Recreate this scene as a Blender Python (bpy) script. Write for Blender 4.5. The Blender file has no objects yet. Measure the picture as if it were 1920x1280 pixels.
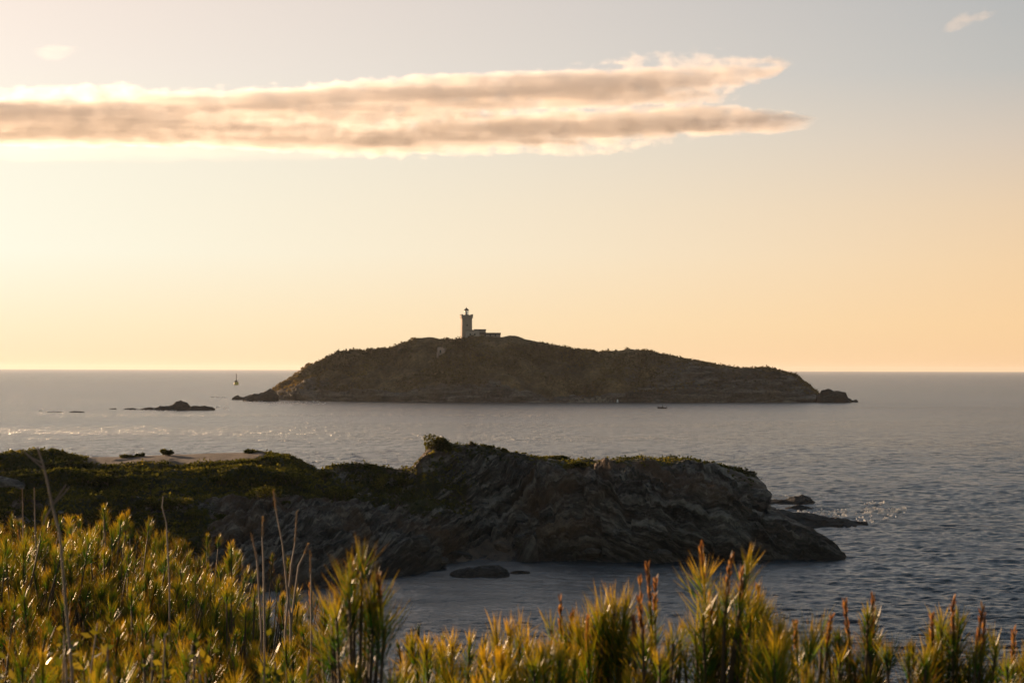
import bpy, math, random
import numpy as np
from mathutils import Vector, Matrix

# ------------------------------------------------------------------ scene, camera, sky, sun, exposure
SC = bpy.context.scene
COL = SC.collection
R = math.radians
CAM_H = 18.0
FPX = 3733.0                      # focal length in photograph pixels (70 mm on a 36 mm sensor)
PITCH = math.atan((692.2 - 640) / FPX)
ROLL = 0.0026
SUN_AZ, SUN_EL = R(-33.0), R(5.6)  # left of the view, low

F = np.array([0, math.cos(PITCH), math.sin(PITCH)])
RT = np.array([math.cos(ROLL), 0, math.sin(ROLL)]); RT = RT - F * RT.dot(F); RT /= np.linalg.norm(RT)
UP = np.cross(RT, F)
CAMLOC = np.array([0, 0, CAM_H])

cam_d = bpy.data.cameras.new('camera')
cam_d.sensor_width = 36; cam_d.lens = 36 * FPX / 1920
cam_d.clip_start = 0.1; cam_d.clip_end = 200000
cam_d.dof.use_dof = True; cam_d.dof.focus_distance = 14; cam_d.dof.aperture_fstop = 16
cam = bpy.data.objects.new('camera', cam_d); COL.objects.link(cam)
M = Matrix(((RT[0], UP[0], -F[0], 0), (RT[1], UP[1], -F[1], 0), (RT[2], UP[2], -F[2], CAM_H), (0, 0, 0, 1)))
cam.matrix_world = M
SC.camera = cam

SC.view_settings.view_transform = 'Standard'; SC.view_settings.look = 'None'
SC.view_settings.exposure = 0.6; SC.view_settings.gamma = 1.0
SC.cycles.volume_bounces = 1
SC.cycles.max_bounces = 8
SC.cycles.transparent_max_bounces = 8
SC.cycles.use_denoising = True
SC.cycles.sample_clamp_indirect = 4.0
SC.cycles.volume_max_steps = 256

def srgb(r, g, b):
    f = lambda c: (c / 12.92) if c <= .04045 else ((c + .055) / 1.055) ** 2.4
    return (f(r / 255), f(g / 255), f(b / 255), 1)

class NT:
    """small helper for node trees"""
    def __init__(s, tree): s.t = tree; s.n = tree.nodes; s.l = tree.links
    def add(s, typ, **kw):
        nd = s.n.new(typ)
        for k, v in kw.items(): setattr(nd, k, v)
        return nd
    def put(s, v, sock):
        if v is None: return
        if isinstance(v, bpy.types.NodeSocket): s.l.new(v, sock)
        else: sock.default_value = v
    def math(s, op, a, b=None, c=None, clamp=False):
        nd = s.add('ShaderNodeMath', operation=op, use_clamp=clamp)
        for i, v in enumerate((a, b, c)): s.put(v, nd.inputs[i])
        return nd.outputs[0]
    def vmath(s, op, a, b=None, scale=None):
        nd = s.add('ShaderNodeVectorMath', operation=op)
        s.put(a, nd.inputs[0]); s.put(b, nd.inputs[1])
        if scale is not None: s.put(scale, nd.inputs['Scale'])
        return nd.outputs[1] if op in ('DOT_PRODUCT', 'LENGTH') else nd.outputs[0]
    def mapr(s, v, a, b, c=0.0, d=1.0, smooth=False):
        nd = s.add('ShaderNodeMapRange', clamp=True)
        if smooth: nd.interpolation_type = 'SMOOTHSTEP'
        s.put(v, nd.inputs[0])
        for i, q in enumerate((a, b, c, d)): s.put(q, nd.inputs[i + 1])
        return nd.outputs[0]
    def mix(s, fac, a, b, blend='MIX'):
        nd = s.add('ShaderNodeMix', data_type='RGBA', blend_type=blend)
        s.put(fac, nd.inputs[0]); s.put(a, nd.inputs[6]); s.put(b, nd.inputs[7])
        return nd.outputs[2]
    def ramp(s, v, stops, interp='LINEAR'):
        nd = s.add('ShaderNodeValToRGB'); cr = nd.color_ramp; cr.interpolation = interp
        while len(cr.elements) < len(stops): cr.elements.new(0.5)
        for e, (p, c) in zip(cr.elements, stops):
            e.position = p; e.color = c if len(c) == 4 else (*c, 1)
        s.put(v, nd.inputs[0])
        return nd.outputs[0]
    def noise(s, vec, scale, detail=4, rough=0.55, dist=0.0, out=0):
        nd = s.add('ShaderNodeTexNoise'); s.put(vec, nd.inputs['Vector'])
        nd.inputs['Scale'].default_value = scale; nd.inputs['Detail'].default_value = detail
        nd.inputs['Roughness'].default_value = rough; nd.inputs['Distortion'].default_value = dist
        return nd.outputs[out]
    def mapping(s, vec, scale=(1, 1, 1), rot=(0, 0, 0), loc=(0, 0, 0)):
        nd = s.add('ShaderNodeMapping'); s.put(vec, nd.inputs[0])
        nd.inputs['Location'].default_value = loc; nd.inputs['Rotation'].default_value = rot; nd.inputs['Scale'].default_value = scale
        return nd.outputs[0]

world = bpy.data.worlds.new('World'); SC.world = world; world.use_nodes = True
w = NT(world.node_tree); w.n.clear()
out = w.add('ShaderNodeOutputWorld'); bg = w.add('ShaderNodeBackground'); w.l.new(bg.outputs[0], out.inputs[0])
sky = w.add('ShaderNodeTexSky', sky_type='NISHITA'); sky.sun_disc = False
sky.sun_elevation = SUN_EL; sky.sun_rotation = SUN_AZ
sky.air_density = 1.0; sky.dust_density = 2.0; sky.altitude = 20
SKY_STRENGTH = 0.10
bg.inputs[1].default_value = SKY_STRENGTH
tc = w.add('ShaderNodeTexCoord')
sx = w.add('ShaderNodeSeparateXYZ'); w.l.new(tc.outputs['Generated'], sx.inputs[0])
el = w.math('ARCSINE', sx.outputs[2]); az = w.math('ARCTAN2', sx.outputs[0], sx.outputs[1])
elr = w.mapr(el, 0, R(30))
def stops(lst): return [(e / 30, srgb(*c)) for e, c in lst]
sun_side = w.ramp(elr, stops([(0, (254, 227, 184)), (1.2, (255, 239, 202)), (3.3, (255, 252, 231)), (6.5, (255, 249, 229)), (8.5, (255, 242, 228)), (10.4, (252, 236, 223)), (15, (228, 217, 212)), (30, (165, 175, 190))]))
far_side = w.ramp(elr, stops([(0, (247, 202, 152)), (1.3, (249, 208, 157)), (3.0, (243, 208, 164)), (4.6, (233, 205, 171)), (6.5, (214, 198, 181)), (8.4, (189, 188, 184)), (10.4, (179, 181, 181)), (15, (168, 177, 184)), (30, (128, 146, 170))]))
azw = w.mapr(az, R(-15.5), R(16))
grad = w.mix(azw, sun_side, far_side)
# brighter towards the sun itself
sdir = (math.sin(SUN_AZ) * math.cos(SUN_EL), math.cos(SUN_AZ) * math.cos(SUN_EL), math.sin(SUN_EL))
cs = w.vmath('DOT_PRODUCT', tc.outputs['Generated'], sdir)
ang = w.math('ARCCOSINE', w.math('MINIMUM', cs, 0.99999))
glow = w.math('EXPONENT', w.math('MULTIPLY', w.math('POWER', w.math('DIVIDE', ang, R(10.0)), 2.0), -1.0))
glowc = w.mix(1.0, (0.22, 0.20, 0.17, 1), w.vmath('SCALE', (1, 1, 1), scale=glow), 'MULTIPLY')
grad = w.mix(1.0, grad, glowc, 'ADD')
grad = w.vmath('SCALE', grad, scale=2 ** -0.6 / SKY_STRENGTH)
m_el = w.mapr(el, R(14), R(46), 1, 0, True)
m_az = w.mapr(w.math('ABSOLUTE', w.math('ADD', az, R(8))), R(28), R(85), 1, 0, True)
mask = w.math('MULTIPLY', m_el, m_az)
w.l.new(w.mix(mask, sky.outputs[0], grad), bg.inputs[0])

sun_d = bpy.data.lights.new('sun', 'SUN'); sun_d.energy = 5.0; sun_d.angle = R(0.6); sun_d.color = (1.0, 0.66, 0.38)
sun = bpy.data.objects.new('sun', sun_d); COL.objects.link(sun)
sun.rotation_euler = Vector(sdir).to_track_quat('Z', 'Y').to_euler()
sun.location = (-40, 60, 60)

# ------------------------------------------------------------------ helpers
def ray(px, py):
    px = np.asarray(px, float); py = np.asarray(py, float)
    return F[None] * FPX + RT[None] * (px.reshape(-1, 1) - 960) + UP[None] * (640 - py.reshape(-1, 1))
def at(px, py, d):
    """world point seen at photograph pixel (px, py) at depth Y = d"""
    v = ray(px, py); d = np.broadcast_to(np.asarray(d, float), (v.shape[0],))
    return CAMLOC[None] + v * (d / v[:, 1])[:, None]
def at1(px, py, d): return at([px], [py], d)[0]
def sea_d(px, py):
    v = ray([px], [py])[0]; return v[1] * (-CAM_H / v[2])
def sea_pt(px, py): return at1(px, py, sea_d(px, py))

_rs = np.random.RandomState(7)
_perm = np.tile(_rs.permutation(256), 3)
_g = _rs.normal(size=(256, 3)); _g /= np.linalg.norm(_g, axis=1)[:, None]
def perlin(p):
    p = np.asarray(p, float); i = np.floor(p).astype(np.int64); f = p - i; i &= 255
    u = f * f * f * (f * (f * 6 - 15) + 10)
    res = 0
    for dx in (0, 1):
        for dy in (0, 1):
            for dz in (0, 1):
                h = _perm[_perm[_perm[i[:, 0] + dx] + i[:, 1] + dy] + i[:, 2] + dz]
                gr = _g[h]
                dot = gr[:, 0] * (f[:, 0] - dx) + gr[:, 1] * (f[:, 1] - dy) + gr[:, 2] * (f[:, 2] - dz)
                wx = u[:, 0] if dx else 1 - u[:, 0]; wy = u[:, 1] if dy else 1 - u[:, 1]; wz = u[:, 2] if dz else 1 - u[:, 2]
                res = res + dot * wx * wy * wz
    return res * 1.5
def fbm(p, octv=4, gain=.5, lac=2.03, ridged=False, billow=False):
    a, s, r = 1.0, 0.0, 0
    p = np.array(p, float)
    for k in range(octv):
        n = perlin(p + 17.3 * k)
        if ridged: n = 1 - 2 * np.abs(n)
        if billow: n = 2 * np.abs(n) - .5
        r = r + a * n; s += a; a *= gain; p = p * lac
    return r / s

def mesh_np(name, verts, faces, smooth=False, attrs=None):
    """faces: list of int arrays (n,k)"""
    if not isinstance(faces, list): faces = [faces]
    faces = [np.asarray(f, np.int32) for f in faces if len(f)]
    me = bpy.data.meshes.new(name)
    verts = np.asarray(verts, np.float32)
    me.vertices.add(len(verts)); me.vertices.foreach_set('co', verts.ravel())
    nl = sum(f.size for f in faces); npoly = sum(len(f) for f in faces)
    me.loops.add(nl); me.polygons.add(npoly)
    me.loops.foreach_set('vertex_index', np.concatenate([f.ravel() for f in faces]))
    tot = np.concatenate([np.full(len(f), f.shape[1], np.int32) for f in faces])
    st = np.concatenate([[0], np.cumsum(tot)[:-1]]).astype(np.int32)
    me.polygons.foreach_set('loop_start', st); me.polygons.foreach_set('loop_total', tot)
    me.polygons.foreach_set('use_smooth', np.full(npoly, smooth))
    me.update(calc_edges=True)
    for k, v in (attrs or {}).items():
        a = me.attributes.new(k, 'FLOAT', 'POINT'); a.data.foreach_set('value', np.asarray(v, np.float32))
    return me
def link(name, me, mat=None, parent=None, loc=None):
    o = bpy.data.objects.new(name, me); COL.objects.link(o)
    if mat: me.materials.append(mat)
    if parent: o.parent = parent
    if loc is not None: o.location = loc
    return o
def tag(o, label=None, cat=None, group=None, kind=None):
    if label: o['label'] = label
    if cat: o['category'] = cat
    if group: o['group'] = group
    if kind: o['kind'] = kind
    return o
def empty(name, loc, label, cat, group=None, rotz=0):
    o = bpy.data.objects.new(name, None); COL.objects.link(o); o.location = loc; o.rotation_euler = (0, 0, rotz)
    o.empty_display_size = .2
    return tag(o, label, cat, group)
def grid_faces(nr, nc, wrap=False):
    a = np.arange(nr * nc).reshape(nr, nc)
    if wrap: a = np.concatenate([a, a[:, :1]], 1)
    return np.stack([a[:-1, :-1], a[:-1, 1:], a[1:, 1:], a[1:, :-1]], -1).reshape(-1, 4)

class MB:
    """collects boxes, prisms, lathes and tubes into one mesh"""
    def __init__(s): s.v = []; s.q = []; s.t = []; s.n = 0
    def _add(s, v, q=(), t=()):
        for f in q: s.q.append([i + s.n for i in f])
        for f in t: s.t.append([i + s.n for i in f])
        s.v += [tuple(p) for p in v]; s.n += len(v)
    def box(s, x0, x1, y0, y1, z0, z1, taper=0.0):
        t = taper
        s._add([(x0, y0, z0), (x1, y0, z0), (x1, y1, z0), (x0, y1, z0), (x0 + t, y0 + t, z1), (x1 - t, y0 + t, z1), (x1 - t, y1 - t, z1), (x0 + t, y1 - t, z1)],
               [(3, 2, 1, 0), (4, 5, 6, 7), (0, 1, 5, 4), (1, 2, 6, 5), (2, 3, 7, 6), (3, 0, 4, 7)])
    def gable(s, x0, x1, y0, y1, z0, z1):
        ym = (y0 + y1) / 2
        s._add([(x0, y0, z0), (x1, y0, z0), (x1, y1, z0), (x0, y1, z0), (x0, ym, z1), (x1, ym, z1)],
               [(3, 2, 1, 0), (0, 1, 5, 4), (2, 3, 4, 5)], [(0, 4, 3), (1, 2, 5)])
    def lathe(s, prof, n=16, cx=0, cy=0):
        v = []; q = []
        for r_, z in prof:
            for k in range(n):
                a = 2 * math.pi * k / n; v.append((cx + r_ * math.cos(a), cy + r_ * math.sin(a), z))
        for i in range(len(prof) - 1):
            for k in range(n):
                q.append((i * n + k, i * n + (k + 1) % n, (i + 1) * n + (k + 1) % n, (i + 1) * n + k))
        s._add(v, q)
    def tube(s, pts, rad, n=5):
        pts = [np.array(p, float) for p in pts]; v = []; q = []
        for i, p in enumerate(pts):
            d = pts[min(i + 1, len(pts) - 1)] - pts[max(i - 1, 0)]; d /= (np.linalg.norm(d) + 1e-9)
            a = np.cross(d, [0.3, 1, 0.2]); a /= np.linalg.norm(a); b = np.cross(d, a)
            r_ = rad[i] if hasattr(rad, '__len__') else rad
            for k in range(n):
                t = 2 * math.pi * k / n; v.append(p + r_ * (a * math.cos(t) + b * math.sin(t)))
        for i in range(len(pts) - 1):
            for k in range(n):
                q.append((i * n + k, i * n + (k + 1) % n, (i + 1) * n + (k + 1) % n, (i + 1) * n + k))
        s._add(v, q)
    def build(s, name, mat, parent=None, smooth=False, loc=None):
        me = mesh_np(name, np.array(s.v), [np.array(f) for f in (s.q, s.t) if len(f)], smooth)
        return link(name, me, mat, parent, loc)

# ------------------------------------------------------------------ materials
def new_mat(name):
    m = bpy.data.materials.new(name); m.use_nodes = True
    t = NT(m.node_tree); b = t.n['Principled BSDF']
    return m, t, b
def attr(t, name): nd = t.add('ShaderNodeAttribute', attribute_name=name); return nd.outputs['Fac']
def objco(t): return t.add('ShaderNodeTexCoord').outputs['Object']
def bump(t, b, h, strength, dist):
    nd = t.add('ShaderNodeBump'); nd.inputs['Strength'].default_value = strength; nd.inputs['Distance'].default_value = dist
    t.l.new(h, nd.inputs['Height']); t.l.new(nd.outputs[0], b.inputs['Normal'])
def plain(name, col, rough=.7, var=.25, scale=2.0, metal=0.0):
    m, t, b = new_mat(name); n = t.noise(objco(t), scale, 5)
    c0 = tuple(c * (1 - var) for c in col) + (1,); c1 = tuple(c * (1 + var) for c in col) + (1,)
    t.put(t.ramp(n, [(.3, c0), (.7, c1)]), b.inputs['Base Color'])
    b.inputs['Roughness'].default_value = rough; b.inputs['Metallic'].default_value = metal
    return m

# sea water
m_sea, t, b = new_mat('sea_water')
pos = objco(t)
b.inputs['Base Color'].default_value = (0.012, 0.026, 0.036, 1)
b.inputs['IOR'].default_value = 1.33
b.inputs['Roughness'].default_value = 0.25
wv = t.mapping(pos, (1.0, 1.0, 1.0), (0, 0, R(12)))
n1 = t.noise(t.mapping(wv, (0.55, 1.0, 1)), 1.3, 6, .62, .3)
n2 = t.noise(t.mapping(wv, (0.6, 1.0, 1)), 0.16, 6, .62, .5)
patch = t.mapr(t.noise(t.mapping(pos, (0.4, 1.0, 1)), 0.012, 3), .35, .65, .55, 1.15)
hh = t.math('ADD', t.math('MULTIPLY', n1, 0.22), t.math('MULTIPLY', n2, 1.65))
n3 = t.noise(t.mapping(pos, (.55, .10, 1), (0, 0, R(-8))), 1.3, 4, .6)
hh = t.math('ADD', hh, t.math('MULTIPLY', n3, .55))
spz = t.add('ShaderNodeSeparateXYZ'); t.l.new(pos, spz.inputs[0])
open_sea = t.mapr(spz.outputs[1], 230, 480)          # bigger waves out on the open sea
n4 = t.noise(t.mapping(pos, (.20, .075, 1), (0, 0, R(-6))), 1.0, 5, .6)
hh = t.math('ADD', hh, t.math('MULTIPLY', t.math('MULTIPLY', n4, open_sea), .5))
gust = t.mapr(t.noise(t.mapping(pos, (.30, .060, 1), (0, 0, R(5))), 1.0, 4, .7), .36, .64, .35, 1.45)
patch = t.math('MULTIPLY', patch, t.math('ADD', t.math('MULTIPLY', t.math('SUBTRACT', gust, 1.0), t.math('MULTIPLY', open_sea, .9)), 1.0))
hh = t.math('MULTIPLY', hh, t.math('MULTIPLY', patch, t.mapr(spz.outputs[1], 185, 300, .75, 1.0)))
bump(t, b, hh, 1.0, 1.0)

def rock_material(name, dark, light, rust, dip, veg=None, sand=None, scale=1.0, bed=False):
    m, t, b = new_mat(name); p = objco(t)
    st = t.mapping(p, (0.22 * scale, 0.22 * scale, 1.5 * scale), (0, dip, 0.2))
    n_st = t.noise(st, 1.0, 7, .62, .6)
    if bed:      # layers follow the bedding of the modelled slabs
        cb = t.add('ShaderNodeCombineXYZ'); sp = t.add('ShaderNodeSeparateXYZ'); t.l.new(p, sp.inputs[0])
        t.put(t.math('MULTIPLY', sp.outputs[0], .16), cb.inputs[0]); t.put(t.math('MULTIPLY', sp.outputs[1], .16), cb.inputs[1]); t.put(t.math('MULTIPLY', attr(t, 'bed'), 1.9), cb.inputs[2])
        n_st = t.noise(cb.outputs[0], 1.0, 9, .72, 0)
    n_big = t.noise(p, 0.12 * scale, 4, .55)
    n_fine = t.noise(p, 2.2 * scale, 6, .65)
    c = t.ramp(n_st, [(.41, dark), (.51, tuple(a * .72 + q * .28 for a, q in zip(dark, light))), (.61, light)])
    c = t.mix(t.math('MULTIPLY', t.mapr(n_big, .48, .66), .7), c, rust, 'MIX')
    c = t.mix(0.55, c, t.ramp(n_fine, [(.35, (.12, .12, .12)), (.62, (1.0, 1.0, 1.0))]), 'MULTIPLY')
    # pale quartz veins
    vein = t.noise(t.mapping(p, (.3, .3, 1.1), (0.4, dip, 0)), .55 * scale, 6, .6, .3)
    vm = t.math('MULTIPLY', t.mapr(t.math('ABSOLUTE', t.math('SUBTRACT', vein, .5)), 0.0, .012, 1, 0), t.mapr(n_big, .42, .58, 1, 0))
    c = t.mix(t.math('MULTIPLY', vm, .35), c, (.30, .29, .28, 1))
    if bed:      # the tide-wet foot of the rock
        wet = t.mapr(t.math('ADD', sp.outputs[2], t.math('MULTIPLY', t.noise(p, .5, 3), 2.6)), 1.3, 4.2, 1, 0)
        c = t.mix(t.math('MULTIPLY', wet, .75), c, (.018, .016, .014, 1))
    if veg is not None:
        nv = t.noise(p, .5 * scale, 6, .65); nv2 = t.noise(p, 2.6 * scale, 5, .7)
        vc = t.ramp(nv2, [(.25, veg[0]), (.55, veg[1]), (.8, veg[2])])
        vc = t.mix(1.0, vc, t.ramp(t.noise(p, .24 * scale, 4, .6), [(.36, (.4, .38, .35)), (.64, (1.7, 1.5, 1.25))]), 'MULTIPLY')
        vmask = t.mapr(t.math('ADD', attr(t, 'scrub'), t.math('MULTIPLY', t.math('SUBTRACT', nv, .5), 1.4)), .45, .58)
        c = t.mix(vmask, c, vc)
    if sand is not None:
        ns = t.noise(p, .8, 6, .6)
        sc = t.ramp(ns, [(.3, sand[0]), (.7, sand[1])])
        smask = t.mapr(t.math('ADD', attr(t, 'sand'), t.math('MULTIPLY', t.math('SUBTRACT', ns, .5), 1.0)), .42, .58)
        c = t.mix(smask, c, sc)
    t.put(c, b.inputs['Base Color']); b.inputs['Roughness'].default_value = .85
    b.inputs['Specular IOR Level'].default_value = .25
    hb = t.math('ADD', t.math('MULTIPLY', n_st, .9), t.math('MULTIPLY', n_fine, .22))
    bump(t, b, hb, 1.0, .8 / scale)
    return m
VEG = ((.012, .016, .006), (.035, .042, .013), (.085, .08, .022))
m_head = rock_material('headland_rock', (.013, .0105, .009), (.40, .33, .27), (.20, .105, .055, 1), R(24), VEG, ((.13, .09, .068), (.22, .155, .115)), bed=True)
m_isl = rock_material('island_ground', (.06, .048, .04), (.28, .22, .18), (.24, .16, .10, 1), R(-12), ((.055, .043, .025), (.155, .108, .058), (.30, .195, .10)), ((.2, .16, .12), (.3, .24, .18)), .28)  # island colours lifted to stand in for part of the haze over it
m_rock = rock_material('wet_rock', (.02, .018, .017), (.09, .08, .072), (.06, .042, .03, 1), R(18))
m_boulder = rock_material('boulder_rock', (.04, .036, .033), (.18, .16, .145), (.14, .10, .07, 1), R(10), None, None, 1.6)

def leaf_mat(name, cols, trans, rough=.5, tipcol=None, spec=.4):
    m, t, b = new_mat(name)
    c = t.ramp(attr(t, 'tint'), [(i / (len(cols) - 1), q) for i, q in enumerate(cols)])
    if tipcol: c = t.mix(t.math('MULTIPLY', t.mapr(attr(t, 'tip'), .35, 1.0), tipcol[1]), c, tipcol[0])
    t.put(c, b.inputs['Base Color']); b.inputs['Roughness'].default_value = rough
    b.inputs['Specular IOR Level'].default_value = spec
    tr = t.add('ShaderNodeBsdfTranslucent'); t.put(t.mix(1.0, c, (1.9, 1.75, .7, 1), 'MULTIPLY'), tr.inputs[0])
    mx = t.add('ShaderNodeMixShader'); mx.inputs[0].default_value = trans
    t.l.new(b.outputs[0], mx.inputs[1]); t.l.new(tr.outputs[0], mx.inputs[2])
    t.l.new(mx.outputs[0], t.n['Material Output'].inputs[0])
    return m
m_scrub = leaf_mat('maquis_leaves', [(.010, .014, .005), (.026, .032, .010), (.08, .075, .02), (.24, .19, .05)], .55, .8, None, .08)  # palest tint raised to stand in for rim light on the leaf edges
m_iscrub = leaf_mat('island_maquis_leaves', [(.03, .025, .013), (.075, .056, .026), (.15, .105, .045), (.27, .17, .07)], .3, .8, None, .08)
m_needle = leaf_mat('green_needles', [(.006, .026, .004), (.020, .082, .008), (.075, .155, .012), (.34, .26, .026)], .38, .4, ((.72, .28, .03, 1), .36), .28)  # tips are reddish themselves, and brightened in the colour to imitate sunlight
m_oval = leaf_mat('small_oval_leaves', [(.03, .045, .008), (.08, .09, .015), (.18, .14, .02)], .45, .42)
m_spike = leaf_mat('reddish_seed_heads', [(.12, .05, .03), (.26, .12, .065), (.42, .23, .12)], .35, .6)
m_head_dry = leaf_mat('dry_seed_heads', [(.14, .085, .06), (.24, .15, .10), (.34, .22, .14)], .3, .7)
m_twig = plain('dry_grey_twigs', (.27, .175, .125), .8, .35, 12)
m_stem = plain('brown_stems', (.085, .05, .028), .75, .3, 20)
m_soil = plain('dark_soil', (.03, .024, .016), .95, .4, 1.5)
m_foam, t, b = new_mat('sea_foam'); b.inputs['Base Color'].default_value = (.82, .84, .85, 1); b.inputs['Roughness'].default_value = .6
tr = t.add('ShaderNodeBsdfTranslucent'); tr.inputs[0].default_value = (.85, .85, .85, 1); mx = t.add('ShaderNodeMixShader'); mx.inputs[0].default_value = .75
t.l.new(b.outputs[0], mx.inputs[1]); t.l.new(tr.outputs[0], mx.inputs[2]); t.l.new(mx.outputs[0], t.n['Material Output'].inputs[0])

# ------------------------------------------------------------------ sea
def build_sea():
    rs = np.random.RandomState(11)
    azd = np.radians(np.linspace(-17, 17, 900))
    azc = np.radians(np.linspace(17, 343, 70))[1:-1]
    azs = np.concatenate([azd, azc])
    inv = np.concatenate([np.linspace(1 / 22., 1 / 105., 18)[:-1], np.linspace(1 / 105., 1 / 3000., 1150)[:-1], 1 / np.geomspace(3000, 30000, 14)])
    d = 1 / inv
    A, D = np.meshgrid(azs, d)
    X = D * np.sin(A); Y = D * np.cos(A)
    dd = np.gradient(d)
    cell = np.maximum(np.abs(dd)[:, None], D * np.radians(34 / 900))
    cell = np.where(np.abs(np.where(A > math.pi, A - 2 * math.pi, A)) > R(17.01), 1e3, cell)
    P = np.stack([X.ravel() * .010, Y.ravel() * .018, np.zeros(X.size)], 1)
    patchy = np.clip(.85 + .55 * fbm(P, 3), .45, 1.35).reshape(X.shape)
    # sheltered water inside the cove and close under the near headland
    shelter = 1 - .6 * np.exp(-((X + 3) / 26) ** 2 - ((Y - 165) / 32) ** 2)
    Z = np.zeros_like(X)
    nW = 110
    lam = np.exp(rs.uniform(np.log(.55), np.log(7), nW))
    th = R(255) + rs.normal(0, R(42), nW)      # travelling towards the camera and a little to the left
    for L_, a_ in zip(lam, th):
        k = 2 * math.pi / L_
        slope = .039 * (1.0 if L_ < 1.6 else (1.6 / L_) ** .75)
        amp = slope / k
        att = np.clip((L_ / cell - 1.2) / 1.2, 0, 1)
        if not att.any(): continue
        ph = k * (X * math.cos(a_) + Y * math.sin(a_)) + rs.uniform(0, 6.28)
        Z += amp * att * np.sin(ph + .35 * np.sin(ph * .37 + X * .05))
    Z *= patchy * shelter
    V = np.stack([X, Y, Z], -1).reshape(-1, 3)
    me = mesh_np('sea', V, grid_faces(len(d), len(azs), True), True)
    return tag(link('sea', me, m_sea), kind='structure')
build_sea()

# ------------------------------------------------------------------ terrain strips (profiles of real depth and height)
def strip(cols, xs, rows_front, rows_back, toe=1.6):
    """cols: x -> list of K (y_pixel, depth) nodes, the last before the back shore is the crest; then back depth.
       Returns position grid (rows, len(xs), 3) and node parameter of each row"""
    ax = sorted(cols); K = len(cols[ax[0]][0])
    Y = np.array([[n[0] for n in cols[a][0]] for a in ax]); D = np.array([[n[1] for n in cols[a][0]] for a in ax])
    B = np.array([cols[a][1] for a in ax])
    def interp(vals):      # monotone smooth interpolation across the columns
        h = np.diff(ax); s = np.diff(vals) / h
        m = np.zeros(len(ax)); m[0] = s[0]; m[-1] = s[-1]
        for i in range(1, len(ax) - 1):
            m[i] = 0 if s[i - 1] * s[i] <= 0 else 2 * s[i - 1] * s[i] / (s[i - 1] + s[i])
        i = np.clip(np.searchsorted(ax, xs) - 1, 0, len(ax) - 2)
        hh = h[i]; t_ = (xs - np.array(ax)[i]) / hh
        h00 = 2 * t_**3 - 3 * t_**2 + 1; h10 = t_**3 - 2 * t_**2 + t_; h01 = -2 * t_**3 + 3 * t_**2; h11 = t_**3 - t_**2
        return h00 * vals[i] + h10 * hh * m[i] + h01 * vals[i + 1] + h11 * hh * m[i + 1]
    nodes = []
    for k in range(K): nodes.append(at(xs, interp(Y[:, k]), interp(D[:, k])))
    front = nodes[0].copy(); front[:, 1] -= 1.2; front[:, 2] = -toe
    nodes = [front] + nodes
    bd = interp(B)
    crest = nodes[-1]; back = crest.copy(); sc = bd / crest[:, 1]; back[:, 0] *= sc; back[:, 1] = bd; back[:, 2] = -toe
    midb = crest * .45 + back * .55; midb[:, 2] = crest[:, 2] * .72
    nodes += [midb, back]
    N = np.stack(nodes)                                  # (K+3, n, 3)
    par = np.concatenate([np.linspace(0, K, rows_front), np.linspace(K, K + 2, rows_back)[1:]])
    i = np.clip(np.floor(par).astype(int), 0, K + 1); t_ = par - i
    G = N[i] * (1 - t_)[:, None, None] + N[i + 1] * t_[:, None, None]
    # soften the kinks between the nodes (not at the crest)
    for _ in range(3):
        H = G.copy(); H[1:-1] = (G[:-2] + 2 * G[1:-1] + G[2:]) / 4
        keep = np.abs(par - K) < .12
        H[keep] = G[keep]; G = H
    return G, par
def grid_normals(G):
    du = np.gradient(G, axis=1); dv = np.gradient(G, axis=0)
    n = np.cross(du, dv); n /= (np.linalg.norm(n, axis=2, keepdims=True) + 1e-9)
    return n

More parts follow.
